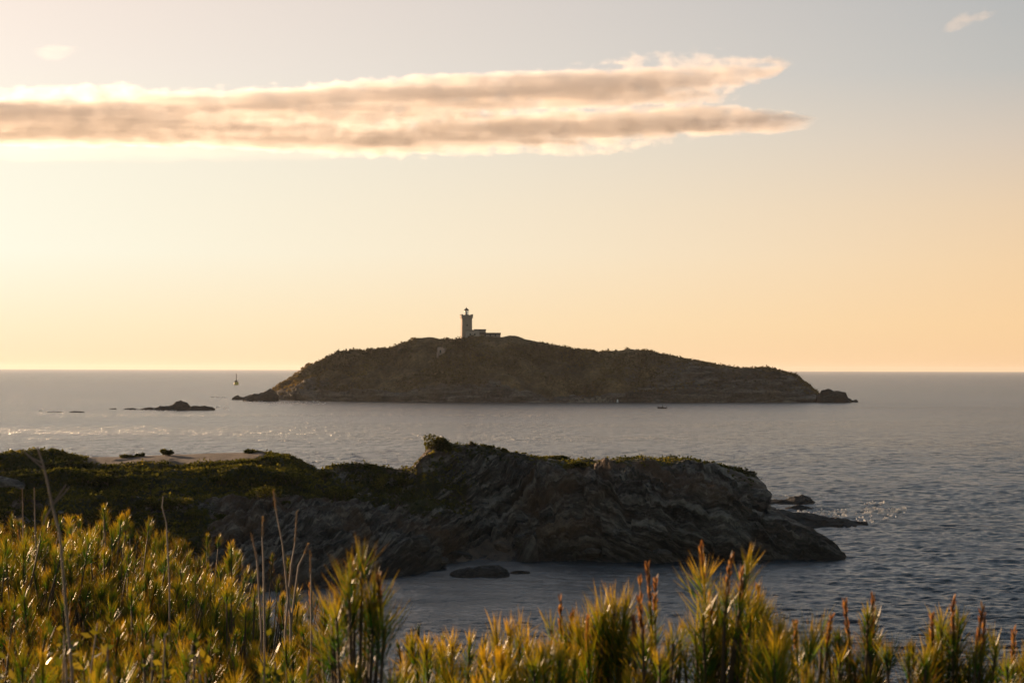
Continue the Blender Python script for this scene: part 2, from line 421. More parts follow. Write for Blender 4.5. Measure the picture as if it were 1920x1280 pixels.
# --- near headland
HC = {
 -620: ([(1150, 148), (1010, 172), (935, 188), (880, 205), (850, 220)], 240),
 -200: ([(1140, 151), (1005, 174), (935, 189), (880, 205), (854, 219)], 238),
    0: ([(1130, 154), (1000, 175), (930, 190), (880, 205), (857, 219)], 236),
  120: ([(1122, 156), (1000, 174), (930, 187), (884, 202), (858, 220)], 236),
  200: ([(1115, 159), (1000, 172), (930, 185), (882, 200), (857, 220)], 236),
  330: ([(1112, 160), (1000, 172), (930, 185), (878, 198), (852, 219)], 234),
  480: ([(1110, 161), (1000, 172), (930, 185), (872, 199), (848, 214)], 228),
  535: ([(1109, 161.5), (1000, 172), (930, 186), (885, 197), (857, 210)], 224),
  570: ([(1108, 162), (1000, 173), (935, 187), (900, 196), (874, 206)], 220),
  600: ([(1106, 163), (1000, 174), (935, 188), (905, 198), (888, 207)], 219),
  650: ([(1100, 165.5), (1005, 176), (935, 190), (905, 200), (882, 211)], 222),
  706: ([(1088, 171), (1005, 180), (940, 194), (908, 202), (889, 211)], 224),
  740: ([(1083, 173), (1015, 180), (950, 194), (908, 202), (880, 210)], 224),
  772: ([(1078, 175), (1030, 180), (955, 194), (905, 201), (874, 208)], 225),
  795: ([(1074, 177), (1035, 181), (955, 194), (898, 201), (852, 207)], 226),
  812: ([(1070, 178.5), (1038, 181.5), (955, 195), (890, 201), (836, 207)], 228),
  850: ([(1056, 185.5), (1036, 189.5), (960, 197), (885, 203), (834, 209)], 232),
  900: ([(1051, 188), (1033, 193), (955, 200), (885, 205), (838, 212)], 236),
  955: ([(1052, 187.5), (1022, 192.5), (950, 199), (890, 204), (848, 214)], 240),
 1010: ([(1054, 187), (1005, 190.5), (940, 196), (893, 202), (856, 216)], 243),
 1080: ([(1055, 186.5), (1000, 189), (935, 194), (893, 200), (863, 218)], 246),
 1190: ([(1055, 186.5), (1000, 188.5), (935, 193), (890, 200), (858, 221)], 250),
 1300: ([(1054, 187), (1000, 189), (940, 193), (900, 200), (867, 221)], 254),
 1385: ([(1053, 187.5), (1008, 190), (955, 195), (922, 203), (887, 219)], 254),
 1418: ([(1053, 187.5), (1010, 190), (968, 196), (940, 204), (903, 217)], 250),
 1432: ([(1052, 187.5), (1012, 190), (972, 195), (950, 203), (922, 214)], 244),
 1440: ([(1052, 187.8), (1012, 190), (978, 194), (968, 198), (958, 203)], 232),
 1500: ([(1051, 188), (1020, 190), (995, 193), (989, 196), (984, 198)], 212),
 1555: ([(1050, 188.3), (1035, 189.5), (1018, 191.5), (1013, 193), (1009, 195)], 203),
 1572: ([(1050, 188.4), (1041, 189.3), (1031, 190.6), (1027, 191.8), (1023, 193)], 199),
 1584: ([(1050, 188.5), (1049.7, 188.9), (1049.3, 189.2), (1049.2, 189.5), (1049, 189.8)], 192),
}
def build_headland():
    xs = np.linspace(-600, 1583, 1350)
    G, par = strip(HC, xs, 230, 50)
    nr, nc = G.shape[:2]
    P = G.reshape(-1, 3); XX = np.broadcast_to(xs, (nr, nc)).ravel(); PP = np.repeat(par, nc)
    N = grid_normals(G).reshape(-1, 3)
    sm = lambda a, b_, v: np.clip((v - a) / (b_ - a), 0, 1) ** 2 * (3 - 2 * np.clip((v - a) / (b_ - a), 0, 1))
    lowf = fbm(P * .06 + 3.1, 3)
    # how much rock, scrub and sand: par 1=waterline 2 3 4 5=crest
    left = 1 - sm(560, 760, XX)
    scrub = left * sm(0, 1, sm(1.1, 1.9, PP + .5 * lowf) * (1 - sm(330, 470, XX)) + sm(2.5, 3.2, PP + .6 * lowf) * sm(330, 470, XX)) * .95
    mid = sm(560, 640, XX) * (1 - sm(850, 930, XX)) * sm(2.5, 3.0, PP) * (1 - sm(4.55, 4.9, PP)) * .62
    right = sm(820, 900, XX) * (1 - sm(1400, 1430, XX)) * sm(4.15, 4.6, PP + .3 * lowf) * .62
    topb = sm(795, 805, XX) * (1 - sm(1000, 1060, XX)) * sm(4.6, 4.85, PP) * .5
    scrub = np.clip(np.maximum.reduce([scrub, mid, right, topb]), 0, 1)
    sand = sm(135, 190, XX) * (1 - sm(470, 520, XX)) * sm(4.05, 4.2, PP + .08 * lowf) * (1 - sm(5.4, 5.8, PP))
    sand *= np.clip(.95 + .9 * fbm(P * np.array([.12, .2, .2]) + 11, 3), .3, 1)
    sand = np.maximum(sand, sm(-20, -5, XX) * (1 - sm(60, 85, XX)) * np.exp(-((PP - 3.75) / .12) ** 2) * .8)
    sand = np.maximum(sand, sm(1085, 1110, XX) * (1 - sm(1175, 1200, XX)) * sm(4.55, 4.75, PP) * .75)
    beach = sm(842, 862, XX) * (1 - sm(950, 985, XX)) * (1 - sm(2.0, 2.3, PP))
    sand = np.maximum(sand, beach * .6)
    scrub = scrub * np.clip(.92 + 1.5 * fbm(P * np.array([.06, .10, .1]) + 63, 3), .25, 1)
    scrub = scrub * (1 - np.clip(sand * 1.3, 0, 1))
    # rock: dipping strata, blocks and cracks; scrub: rounded cushions
    X0 = at1(1065, 950, 196)[0]
    bx = P[:, 0] - X0
    gx = np.where(bx > 0, .42 * bx, -.75 * bx)
    gx = np.where(np.abs(bx) < 3, .05 * bx ** 2 * np.where(bx > 0, .42, .75) / .3 + .0, gx)
    warp = .45 * fbm(P * .05 + 21, 2) + .07 * fbm(P * .4 + 5, 2)
    joint = P[:, 0] * .83 + P[:, 2] * .42 + .8 * fbm(P * .2 + 90, 3)
    bed = P[:, 2] + gx + .25 * (P[:, 1] - 195) * .6 + warp
    def saw(v): f = v - np.floor(v); return np.where(f < .82, f / .82, (1 - f) / .18) - .5
    am = np.clip(.55 + 1.1 * fbm(P * .13 + 77, 3), .1, 1.2)
    slabs = 1.0 * am * saw(bed / 1.35) + .42 * np.clip(.6 + fbm(P * .3 + 7, 2), 0, 1.2) * saw(bed / .52 + 3 * lowf) + 1.5 * saw(bed / 4.3 + .3) + .55 * am * saw(joint / 2.7) + .3 * saw(joint / 1.1 + 2 * lowf) * np.clip(.4 + fbm(P * .3 + 57, 2) * 1.5, 0, 1)
    def blocks(a, b_, c, seed):     # each joint-bounded block stands a little in or out of the face
        i = np.floor(np.stack([a, b_, c], 1)).astype(np.int64) & 255
        return _perm[_perm[_perm[i[:, 0]] + i[:, 1]] + ((i[:, 2] + seed) & 255)] / 127.5 - 1
    bw = .35 * fbm(P * .3 + 13, 2)
    slabs = slabs + .50 * blocks(joint / 2.7 + bw, P[:, 1] / 3.5 + bw, bed / 1.35, 3) + .22 * blocks(joint / 1.05 + bw, P[:, 1] / 1.3 + bw, bed / .52, 9)
    blk = 1.3 * fbm(P * .10 + 9, 3, .45) + .4 * fbm(P * .5 + 19, 4, .55, ridged=True)
    fine = fbm(P * 1.3 + 4, 4, .6, ridged=True)
    gully = fbm(np.stack([P[:, 0] * .13 + P[:, 2] * .04, P[:, 1] * .03, P[:, 2] * .02], 1) + 31, 4, .5, ridged=True)
    face = sm(1.0, 1.6, PP) * (1 - sm(4.3, 5.0, PP)); face2 = sm(.8, 1.2, PP)
    leftrock = sm(760, 900, XX)
    slabs = slabs * (.35 + .65 * leftrock) + (1 - leftrock) * .9 * fbm(P * .35 + 61, 5, .6, ridged=True)
    rockd = (slabs + blk + .22 * fine - 2.6 * np.clip(gully - .42, 0, 1)) * (.4 + .6 * face) * face2
    cush = .7 * fbm(P * np.array([.22, .14, .22]) + 2, 4, .5, billow=True) + 3.0 * fbm(P * np.array([.035, .11, .05]) + 8, 3, .4, ridged=True) - 1.2
    front_of_plateau = sm(100, 180, XX) * (1 - sm(480, 540, XX)) * sm(3.55, 3.9, PP)
    cush = cush * (1 - .75 * front_of_plateau)
    crest_l = np.exp(-((PP - 5) / .25) ** 2)
    amt = rockd * (1 - scrub) + scrub * cush * (1 - .55 * crest_l)
    amt = amt * (1 - .92 * np.clip(sand, 0, 1)) * (1 - .6 * crest_l)
    toe_r = 1 - sm(1500, 1583, XX)
    amt *= .25 + .75 * toe_r
    P2 = P + N * amt[:, None]
    # rock walls running out of the slope between the left land and the cove
    me = mesh_np('headland', P2, grid_faces(nr, nc), True, {'scrub': scrub, 'sand': sand, 'bed': bed})
    o = tag(link('headland', me, m_head), kind='structure')
    return P2.reshape(nr, nc, 3), grid_normals(P2.reshape(nr, nc, 3)), scrub.reshape(nr, nc), xs, par
HP, HN, HS, HX, HPAR = build_headland()

def scatter_leaves(name, P, N, Wt, n, clump, size, rad, mat, seed, up=.5, lift=.0, tsc=.2):
    """leaf clumps over a terrain grid, weighted by cover: one mesh"""
    rs = np.random.RandomState(seed)
    a = np.linalg.norm(np.cross(P[1:, :-1] - P[:-1, :-1], P[:-1, 1:] - P[:-1, :-1]), axis=2) * Wt[:-1, :-1]
    cdf = np.cumsum(a.ravel()); cdf /= cdf[-1]
    idx = np.searchsorted(cdf, rs.rand(n)); r_, c_ = np.unravel_index(idx, a.shape)
    u, v = rs.rand(n, 1), rs.rand(n, 1)
    base = P[r_, c_] * (1 - u) + P[r_ + 1, c_] * u + (P[r_, c_ + 1] - P[r_, c_]) * v
    nn = N[r_, c_]; nn = np.where(nn[:, 2:] < 0, -nn, nn)
    big = .5 + .9 * rs.rand(n, 1) ** 2
    cen = np.repeat(base + nn * lift, clump, 0); S = np.repeat(big, clump, 0)
    m = len(cen)
    off = rs.normal(size=(m, 3)); off /= np.linalg.norm(off, axis=1)[:, None]; off *= rs.rand(m, 1) ** .4
    off[:, 2] = np.abs(off[:, 2]) * up * 2
    cen = cen + off * rad * S
    d1 = rs.normal(size=(m, 3)); d1 /= np.linalg.norm(d1, axis=1)[:, None]
    d2 = np.cross(d1, rs.normal(size=(m, 3))); d2 /= np.linalg.norm(d2, axis=1)[:, None]
    sz = size * (.6 + .8 * rs.rand(m, 1))
    V = np.stack([cen - d1 * sz, cen + d2 * sz * .55, cen + d1 * sz, cen - d2 * sz * .55], 1).reshape(-1, 3)
    F_ = np.arange(4 * m).reshape(m, 4)
    ct = np.repeat(np.clip(.40 + .8 * fbm(base * tsc + 5, 3) + .25 * (rs.rand(n) - .5), 0, 1), clump)
    tint = np.repeat(np.clip(ct + .25 * (rs.rand(m) - .5), 0, 1), 4)
    me = mesh_np(name, V, F_, False, {'tint': tint})
    return link(name, me, mat)
fr = (HPAR > 1.0) & (HPAR < 5.6)
o = scatter_leaves('scrub', HP[fr], HN[fr], np.clip(HS[fr] - .25, 0, 1) * np.where(HX > 870, .45, 1.0)[None], 26000, 5, .16, .36, m_scrub, 5, tsc=.1)
tag(o, 'dark green maquis scrub matted over the near headland', 'scrub', kind='stuff')

# --- lighthouse island
IC = {
  484: ([(752, 1180), (751.0, 1181), (750, 1182), (749, 1183), (748, 1184)], 1192),
  500: ([(752, 1170), (749, 1173), (745, 1176), (741, 1179), (737, 1184)], 1205),
  520: ([(753, 1158), (747, 1162), (739, 1167), (731, 1173), (723, 1182)], 1220),
  560: ([(755, 1135), (744, 1141), (729, 1148), (712, 1160), (696, 1175)], 1235),
  600: ([(756, 1120), (740, 1127), (720, 1137), (696, 1150), (672, 1168)], 1240),
  645: ([(757, 1108), (738, 1117), (714, 1129), (684, 1145), (653, 1163)], 1240),
  700: ([(758, 1100), (738, 1110), (712, 1123), (682, 1140), (652, 1158)], 1240),
  724: ([(758, 1098), (738, 1108), (712, 1122), (682, 1138), (650, 1156)], 1240),
  760: ([(759, 1095), (738, 1106), (710, 1120), (678, 1136), (639, 1153)], 1240),
  805: ([(759, 1092), (738, 1104), (710, 1118), (674, 1134), (632, 1150)], 1240),
  835: ([(760, 1089), (738, 1102), (710, 1116), (672, 1132), (634, 1148)], 1240),
  856: ([(760, 1088), (738, 1101), (708, 1115), (672, 1131), (636, 1147)], 1240),
  890: ([(760.5, 1086), (738, 1100), (708, 1114), (668, 1129), (630, 1144.5)], 1240),
  936: ([(761, 1084), (738, 1098), (708, 1112), (668, 1128), (632.5, 1145)], 1240),
  956: ([(761, 1084), (738, 1098), (708, 1112), (670, 1128), (629.5, 1146)], 1240),
  990: ([(761, 1084), (738, 1098), (708, 1112), (672, 1128), (636, 1146)], 1240),
 1050: ([(760.5, 1085), (740, 1098), (712, 1112), (680, 1128), (649, 1144)], 1240),
 1130: ([(758, 1096), (742, 1106), (718, 1117), (690, 1130), (661, 1145)], 1240),
 1180: ([(757.5, 1099), (742, 1108), (718, 1118), (690, 1131), (656.5, 1146)], 1240),
 1260: ([(757.5, 1100), (743, 1109), (722, 1119), (696, 1131), (669, 1145)], 1235),
 1350: ([(757, 1104), (744, 1111), (727, 1119), (706, 1130), (683.5, 1143)], 1228),
 1440: ([(756.5, 1108), (745, 1114), (731, 1121), (714, 1130), (694, 1140)], 1220),
 1480: ([(756, 1111), (746, 1116), (734, 1122), (719, 1130), (701, 1138)], 1210),
 1505: ([(756, 1113), (748, 1117), (740, 1121), (730, 1126), (717, 1132)], 1195),
 1530: ([(755.5, 1116), (751, 1118), (747, 1120), (743, 1123), (738, 1127)], 1165),
 1545: ([(755.2, 1118), (753.4, 1119), (751.5, 1120), (749.5, 1122), (747.5, 1124)], 1150),
}
def build_island():
    xs = np.linspace(484, 1545, 1000)
    G, par = strip(IC, xs, 150, 40, 3)
    nr, nc = G.shape[:2]; P = G.reshape(-1, 3); XX = np.broadcast_to(xs, (nr, nc)).ravel(); PP = np.repeat(par, nc)
    N = grid_normals(G).reshape(-1, 3)
    sm = lambda a, b_, v: np.clip((v - a) / (b_ - a), 0, 1)
    lowf = fbm(P * .012 + 3, 3)
    rocky = np.clip((1 - sm(1.5, 2.4, PP + lowf)) + sm(1130, 1330, XX + 120 * lowf) * (1 - sm(4.2, 4.9, PP)) * .75 + (1 - sm(560, 660, XX)) * (1 - sm(3.2, 4.4, PP)) * .8, 0, 1)
    scrub = np.clip(1 - rocky, 0, 1)
    gl = P[:, 0] * .8 - P[:, 2] * .9
    cush = 6.5 * fbm(P * np.array([.045, .035, .05]) + 2, 4, .5, billow=True) + 13.0 * fbm(np.stack([gl * .017, P[:, 1] * .012, P[:, 2] * .006], 1) + 8, 4, .5) + .7 * fbm(P * .2, 3, billow=True)
    st = fbm(P * np.array([.03, .03, .12]) + 5, 5, .6, ridged=True) * 5.0 + fbm(P * .07, 4) * 4.0 + 1.6 * fbm(P * .25, 3, ridged=True)
    crest = np.exp(-((PP - 5) / .3) ** 2)
    base = sm(.9, 1.5, PP)
    ends = sm(484, 560, XX) * (1 - sm(1450, 1545, XX)) * .75 + .25
    amt = (scrub * cush + rocky * st) * base * (1 - .75 * crest) * ends
    near_tower = np.exp(-((XX - 895) / 45) ** 2) * sm(4.2, 4.8, PP)
    amt *= 1 - near_tower
    sand = np.exp(-((XX - 1110) / 70) ** 2) * (1 - sm(1.2, 1.6, PP)) * .6
    P2 = P + N * amt[:, None]
    me = mesh_np('island', P2, grid_faces(nr, nc), True, {'scrub': scrub * .9, 'sand': sand})
    tag(link('island', me, m_isl), kind='structure')
    return P2.reshape(nr, nc, 3), grid_normals(P2.reshape(nr, nc, 3)), scrub.reshape(nr, nc), xs, par
IP, INR, IS, IX, IPAR = build_island()
fr = (IPAR > 1.4) & (IPAR < 5.5)
o = scatter_leaves('scrub', IP[fr], INR[fr], np.clip(IS[fr] - .1, 0, 1) * np.clip(.5 + 2.2 * fbm(IP[fr].reshape(-1, 3) * .03 + 51, 3).reshape(IS[fr].shape), 0, 1), 7000, 4, .65, 1.3, m_iscrub, 6, tsc=.035)
tag(o, 'brown and olive scrub covering the lighthouse island', 'scrub', kind='stuff')

def on_grid(GP, xs, par, px, py):
    """terrain point on the front slope nearest to what the photograph shows at a pixel"""
    c = int(np.clip(np.searchsorted(xs, px), 0, len(xs) - 1)); colp = GP[:, c]
    v = colp - CAMLOC; yy = 640 - FPX * (v @ UP) / (v @ F)
    ok = np.where((par > .9) & (par < 5.01))[0]
    return colp[ok[np.argmin(np.abs(yy[ok] - py))]]

# ------------------------------------------------------------------ lighthouse and its buildings
m_stone = plain('pale_tower_stone', (.45, .32, .24), .85, .12, 1.2)
m_wall = plain('lime_washed_wall', (.56, .42, .33), .85, .08, .8)
m_wall2 = plain('grey_rendered_wall', (.35, .255, .20), .85, .12, .8)
m_roof = plain('dark_roof', (.09, .06, .05), .8, .3, 2)
m_black = plain('black_painted_metal', (.015, .013, .012), .9, .2, 3)
m_dark = plain('dark_opening', (.012, .011, .01), .6, .1, 3)
m_wood = plain('weathered_door', (.10, .07, .05), .7, .2, 3)
m_white = plain('white_paint', (.78, .77, .74), .5, .05, 3)
m_yellow = plain('yellow_buoy_paint', (.75, .55, .05), .5, .15, 2)
m_hull = plain('dark_hull_paint', (.05, .04, .045), .45, .2, 2)
m_glass, t, b = new_mat('lantern_glass'); b.inputs['Base Color'].default_value = (1, 1, 1, 1)
b.inputs['Roughness'].default_value = .02; b.inputs['Transmission Weight'].default_value = 1; b.inputs['IOR'].default_value = 1.05
m_lens, t, b = new_mat('lens_glass'); b.inputs['Base Color'].default_value = (.75, .72, .65, 1); b.inputs['Roughness'].default_value = .15; b.inputs['Metallic'].default_value = .3

TD = 1149.0
S = TD / FPX                                    # metres per photograph pixel there
tb = at1(874.5, 634, TD); top = at1(874.5, 576, TD)
lh = empty('lighthouse', (tb[0], tb[1], tb[2] - .3), 'square stone lighthouse tower with black domed lantern on the island crest', 'lighthouse', rotz=R(9))
hs = (634 - 598) * S + .3; a = 9.7 * S
m = MB(); m.box(-a * 1.06, a * 1.06, -a * 1.06, a * 1.06, -2.5, .9); m.box(-a, a, -a, a, .9, hs, .12)
tw = m.build('tower', m_stone, lh)
for zc in (hs * .35, hs * .68):
    m = MB(); m.box(-.28, .28, -a - .03, -a + .3, zc - .55, zc + .55); m.build('window', m_dark, tw)
m = MB(); m.box(-.5, .5, -a * 1.06 - .03, -a + .3, .0, 2.1); m.build('door', m_wood, tw)
g1 = (634 - 590.5) * S + .3; gw = 11.0 * S
m = MB()
m.box(-a - .05, a + .05, -a - .05, a + .05, hs, hs + .45); m.box(-a - .28, a + .28, -a - .28, a + .28, hs + .45, hs + .9)
m.box(-gw, gw, -gw, gw, hs + .9, g1 - .8)
t_ = .35
for (x0, x1, y0, y1) in ((-gw, gw, -gw, -gw + t_), (-gw, gw, gw - t_, gw), (-gw, -gw + t_, -gw + t_, gw - t_), (gw - t_, gw, -gw + t_, gw - t_)):
    m.box(x0, x1, y0, y1, g1 - .8, g1 - .05)
for sx_ in (-1, 1):
    for sy_ in (-1, 1):
        cx, cy = sx_ * (gw - .42), sy_ * (gw - .42); m.box(cx - .47, cx + .47, cy - .47, cy + .47, g1 - .048, g1 + .38)
m.build('gallery', m_stone, lh)
lz0 = g1 - .8; lz1 = (634 - 582) * S + .3; lr = 4.1 * S
m = MB(); m.lathe([(0.01, lz0), (lr * 1.05, lz0), (lr * 1.05, lz0 + 1.05), (lr * .9, lz0 + 1.05)], 16); m.build('lantern_base', m_black, lh)
m = MB(); m.lathe([(lr * .86, lz0 + 1.06), (lr * .86, lz1)], 16); lg = m.build('lantern_glazing', m_glass, lh)
m = MB()
for k in range(8):
    an = k * math.pi / 4 + .39; x, y = lr * .92 * math.cos(an), lr * .92 * math.sin(an); m.box(x - .11, x + .11, y - .11, y + .11, lz0 + 1.05, lz1)
m.build('glazing_bar', m_white, lg)
m = MB(); m.lathe([(.02, lz0 + 1.0), (.45, lz0 + 1.1), (.6, (lz0 + lz1) / 2 + .4), (.4, lz1 - .25), (.02, lz1 - .2)], 12); m.build('lens', m_lens, lh)
zt = (634 - 576) * S + .3
m = MB(); m.lathe([(.02, lz1), (lr * 1.14, lz1), (lr * 1.16, lz1 + .18), (lr * .9, lz1 + .65), (lr * .5, lz1 + 1.1), (.22, lz1 + 1.35), (.2, zt - .35), (.3, zt - .2), (.12, zt), (.02, zt + .1)], 16)
m.build('dome', m_black, lh)

def house(name, px0, px1, ytop, ybase, d, depth, label, wmat, roofh=0.0, roof='flat', rotz=0.0, nwin=2):
    p0 = at1(px0, ybase, d); p1 = at1(px1, ybase, d); zt_ = at1(px0, ytop, d)[2]
    L = p1[0] - p0[0]; H = zt_ - p0[2]
    e = empty(name, (p0[0] + L / 2, d, p0[2] - .4), label, 'building', rotz=rotz)
    H += .4
    m = MB(); m.box(-L / 2, L / 2, 0, depth, -3, H - roofh); wl = m.build('wall', wmat, e)
    m = MB()
    if roof == 'gable': m.gable(-L / 2 - .25, L / 2 + .25, -.3, depth + .3, H - roofh + .003, H)
    elif roof == 'band': m.box(-L / 2 - .15, L / 2 + .15, -.2, depth + .2, H - roofh + .003, H)
    else: m.box(-L / 2 - .12, L / 2 + .12, -.12, depth + .12, H - roofh + .003, H)
    m.build('roof', m_roof if roof != 'flat' else wmat, e)
    for k in range(nwin):
        x = -L / 2 + L * (k + 1) / (nwin + 1); m = MB(); m.box(x - .4, x + .4, -.03, .3, .9, 1.9); m.build('window', m_dark, e)
    return e
house('house', 873, 899, 618, 630, TD - 3.5, 6, 'low pale house at the foot of the lighthouse tower', m_wall, .55, 'gable', R(10), 2)
house('house', 889, 911, 617, 629.5, TD + 3, 6, 'darker flat block standing behind the pale lighthouse house', m_wall2, .6, 'band', R(4), 1)
house('house', 900, 938.5, 623.5, 632, TD - 2, 5, 'long low outbuilding with dark roof at right end of lighthouse buildings', m_wall2, 1.1, 'band', R(4), 3)
hp = on_grid(IP, IX, IPAR, 825, 662)
e = empty('stone_hut', (hp[0], hp[1] - 1.5, hp[2] - .5), 'small pinkish ruined hut in scrub below the lighthouse on the left', 'hut', rotz=R(-28))
m_pink = plain('pinkish_rubble_stone', (.55, .37, .29), .9, .15, .9)
m = MB(); m.box(-2.4, 2.4, 0, 4, -2, 3.3); m.box(-2.4, -.6, .3, 3.7, 3.302, 3.9); wl = m.build('wall', m_pink, e)
m = MB(); m.box(-.9, .1, -.04, .3, .4, 2.2); m.build('doorway', m_dark, e)
m = MB(); m.box(-2.3, -1.4, -.9, -.05, -3.5, .6); m.build('buttress', m_pink, e)
mp = on_grid(IP, IX, IPAR, 1157, 753)
m = MB(); m.lathe([(.45, -.6), (.4, 1.0), (.25, 1.25), (.05, 1.35)], 10)
tag(m.build('marker_post', m_white, None, True, (mp[0], mp[1] - .5, mp[2])), 'tiny white marker post above the beach of the island', 'post')

# ------------------------------------------------------------------ rocks in the sea
def rock(outline, wl, label, depth=None, mat=None, group=None, seed=0, name='rock', cat='rock', rough=1.0):
    """a ridge of rock: outline = photograph points of its top edge, wl = pixel row of its waterline"""
    xs_ = np.array([p[0] for p in outline], float); ys_ = np.array([p[1] for p in outline], float)
    d = sea_d(xs_.mean(), wl); n = max(40, int((xs_[-1] - xs_[0]) * 1.2)); n = min(n, 220)
    x = np.linspace(xs_[0], xs_[-1], n); y = np.interp(x, xs_, ys_)
    sc = d / FPX; Wd = (xs_[-1] - xs_[0]) * sc
    hmax = max(wl - ys_.min(), 1) * sc
    dep = depth or min(max(1.6 * hmax, .35 * Wd), .8 * Wd)
    tops = at(x, y, d + dep * .45); h = np.maximum(tops[:, 2], .02)
    m_ = 46; v = np.linspace(-1, 1, m_)
    prof = np.where(v < 0, 1 - np.abs(v) ** 1.7, 1 - np.abs(v) ** 2.2)
    ends = np.clip(np.minimum(np.arange(n), np.arange(n)[::-1]) / (n * .12), .15, 1) ** .6
    X = np.repeat(tops[None, :, 0], m_, 0)
    Yd = d + dep * .45 + v[:, None] * dep * .5 * ends[None]
    Z = prof[:, None] * (h[None] + .4) - .4
    P = np.stack([X, Yd, Z], -1).reshape(-1, 3)
    k = 1.0 / max(hmax, .3)
    nz = fbm(np.stack([P[:, 0] * k * .5, P[:, 1] * k * .5, P[:, 2] * k * 1.6], 1) + seed * 7.7, 4, .55, ridged=True) * .22 + fbm(P * k * 2.2 + seed, 3) * .15
    P[:, 2] += nz * hmax * rough * np.repeat(prof, n); P[:, 1] += fbm(P * k + 40 + seed, 3) * dep * .12
    o = P.mean(0); o[2] = 0
    me = mesh_np(name, P - o, grid_faces(m_, n), True)
    return tag(link(name, me, mat or m_rock, None, o), label, cat, group)
rock([(289, 767), (300, 764), (308, 763.5), (318, 762), (326, 757), (333, 754), (338, 752.5), (344, 755), (352, 758), (358, 764), (370, 763), (382, 764), (395, 765), (403, 768)], 769, 'dark peaked islet rock alone in the sea left of the island', seed=1)
rock([(264, 767), (272, 764.5), (280, 763.5), (288, 765)], 768, 'low dark rock just left of the peaked islet', seed=2)
rock([(232, 767), (240, 765.3), (250, 765), (256, 766.5)], 767.6, 'flat wave-washed rock second left of the peaked islet', seed=3)
rock([(205, 766.5), (212, 765.2), (218, 765.3)], 766.9, 'smallest wave-washed rock farther left of the peaked islet', seed=4)
rock([(130, 772.3), (138, 770.6), (150, 771), (158, 772)], 772.8, 'leftmost low rock awash in the sea', seed=5)
rock([(435, 747), (441, 743), (446, 741.5), (452, 744.5), (460, 747)], 749.3, 'small dark rock off the left tip of the island', seed=6)
rock([(455, 747), (466, 744), (478, 740.5), (486, 742), (498, 736), (506, 729), (514, 734), (522, 742)], 751.8, 'jagged rocks joining the left tip of the island', seed=7)
rock([(1531, 742), (1541, 733.5), (1552, 731), (1562, 734), (1575, 736), (1586, 737.5), (1590, 747), (1596, 750)], 754.7, 'blocky rock stack at the right tip of the island', seed=8, rough=.6)
rock([(1585, 749), (1594, 749.5), (1600, 751), (1605, 749.3), (1609, 752)], 753.8, 'low rock shelf ending the right tip of the island', seed=9)
rock([(843, 1079), (850, 1073), (875, 1068), (905, 1064), (935, 1063), (950, 1070), (956, 1080)], 1083, 'flat dark rock lying in the cove water', seed=10, depth=5.0)
rock([(955, 1074), (965, 1070), (980, 1069.5), (994, 1073)], 1076, 'small flat rock right of the dark cove rock', seed=11, depth=1.6)
rock([(1415, 944), (1445, 938), (1475, 938), (1490, 932), (1506, 930), (1520, 935), (1528, 943)], 946, 'upper rock ledge with foam off the right end of the headland', seed=12, depth=9)
rock([(1468, 955), (1480, 951), (1497, 947), (1512, 950), (1526, 954)], 957, 'middle rock ledge off the right end of the headland', seed=13, depth=5)
rock([(1415, 960), (1445, 957), (1490, 964), (1530, 970), (1570, 976), (1600, 982), (1625, 987)], 989, 'long low rock ledge pointing right into the sea', seed=14, depth=12)
rock([(600, 889), (615, 884), (640, 880), (665, 882), (690, 886), (706, 892)], 905, 'low brown rocks on the saddle between the two headland humps', seed=15, depth=6, mat=m_boulder, rough=.5) if False else None

def boulder(px, py, w_px, h_px, label, mat, seed, tilt=0.0):
    p = on_grid(HP, HX, HPAR, px, py); sc = p[1] / FPX
    rs = np.random.RandomState(seed); n, mm = 28, 18
    th = np.linspace(0, 2 * math.pi, n, endpoint=False); ph = np.linspace(-math.pi / 2, math.pi / 2, mm)
    T, Ph = np.meshgrid(th, ph)
    U = np.stack([np.cos(Ph) * np.cos(T), np.cos(Ph) * np.sin(T), np.sin(Ph)], -1).reshape(-1, 3)
    r_ = 1 + .45 * fbm(U * 1.2 + seed * 3.3, 4, .6) + .22 * fbm(U * 2.5 + seed, 4, .6, ridged=True)
    U = np.sign(U) * np.abs(U) ** .85 * r_[:, None]
    V = U * np.array([w_px * sc / 2, w_px * sc * .4, h_px * sc / 2])
    ct, st_ = math.cos(tilt), math.sin(tilt)
    V = np.stack([V[:, 0] * ct + V[:, 2] * st_, V[:, 1], -V[:, 0] * st_ + V[:, 2] * ct], 1)
    me = mesh_np('boulder', V, grid_faces(mm, n, True), True)
    o = link('boulder', me, mat, None, (p[0], p[1] - w_px * sc * .25, p[2] + h_px * sc * .08))
    return tag(o, label, 'boulder')
m_pale = rock_material('pale_rock', (.08, .07, .062), (.36, .31, .28), (.26, .19, .15, 1), R(10), None, None, 1.6)
m_pb = rock_material('tan_boulder', (.10, .07, .05), (.28, .2, .15), (.24, .15, .10, 1), R(20), None, None, 1.6)
boulder(16, 908, 62, 22, 'pale rock outcrop in the scrub at the left edge', m_pale, 10, R(14))
boulder(943, 1027, 32, 17, 'tan tilted boulder on the little beach of the cove', m_pb, 1, R(25))
boulder(976, 1012, 26, 20, 'grey boulder above the tan one in the cove', m_boulder, 2)
boulder(1000, 1010, 20, 24, 'upright grey boulder right of the cove beach', m_boulder, 3)
boulder(782, 1022, 36, 32, 'large dark rounded boulder left of the cove beach', m_boulder, 4)
boulder(822, 1052, 34, 14, 'flat pale boulder at the water left of the cove beach', m_boulder, 5, R(-5))
boulder(862, 1042, 40, 17, 'dark slab boulder at the left end of the cove beach', m_rock, 6, R(8))
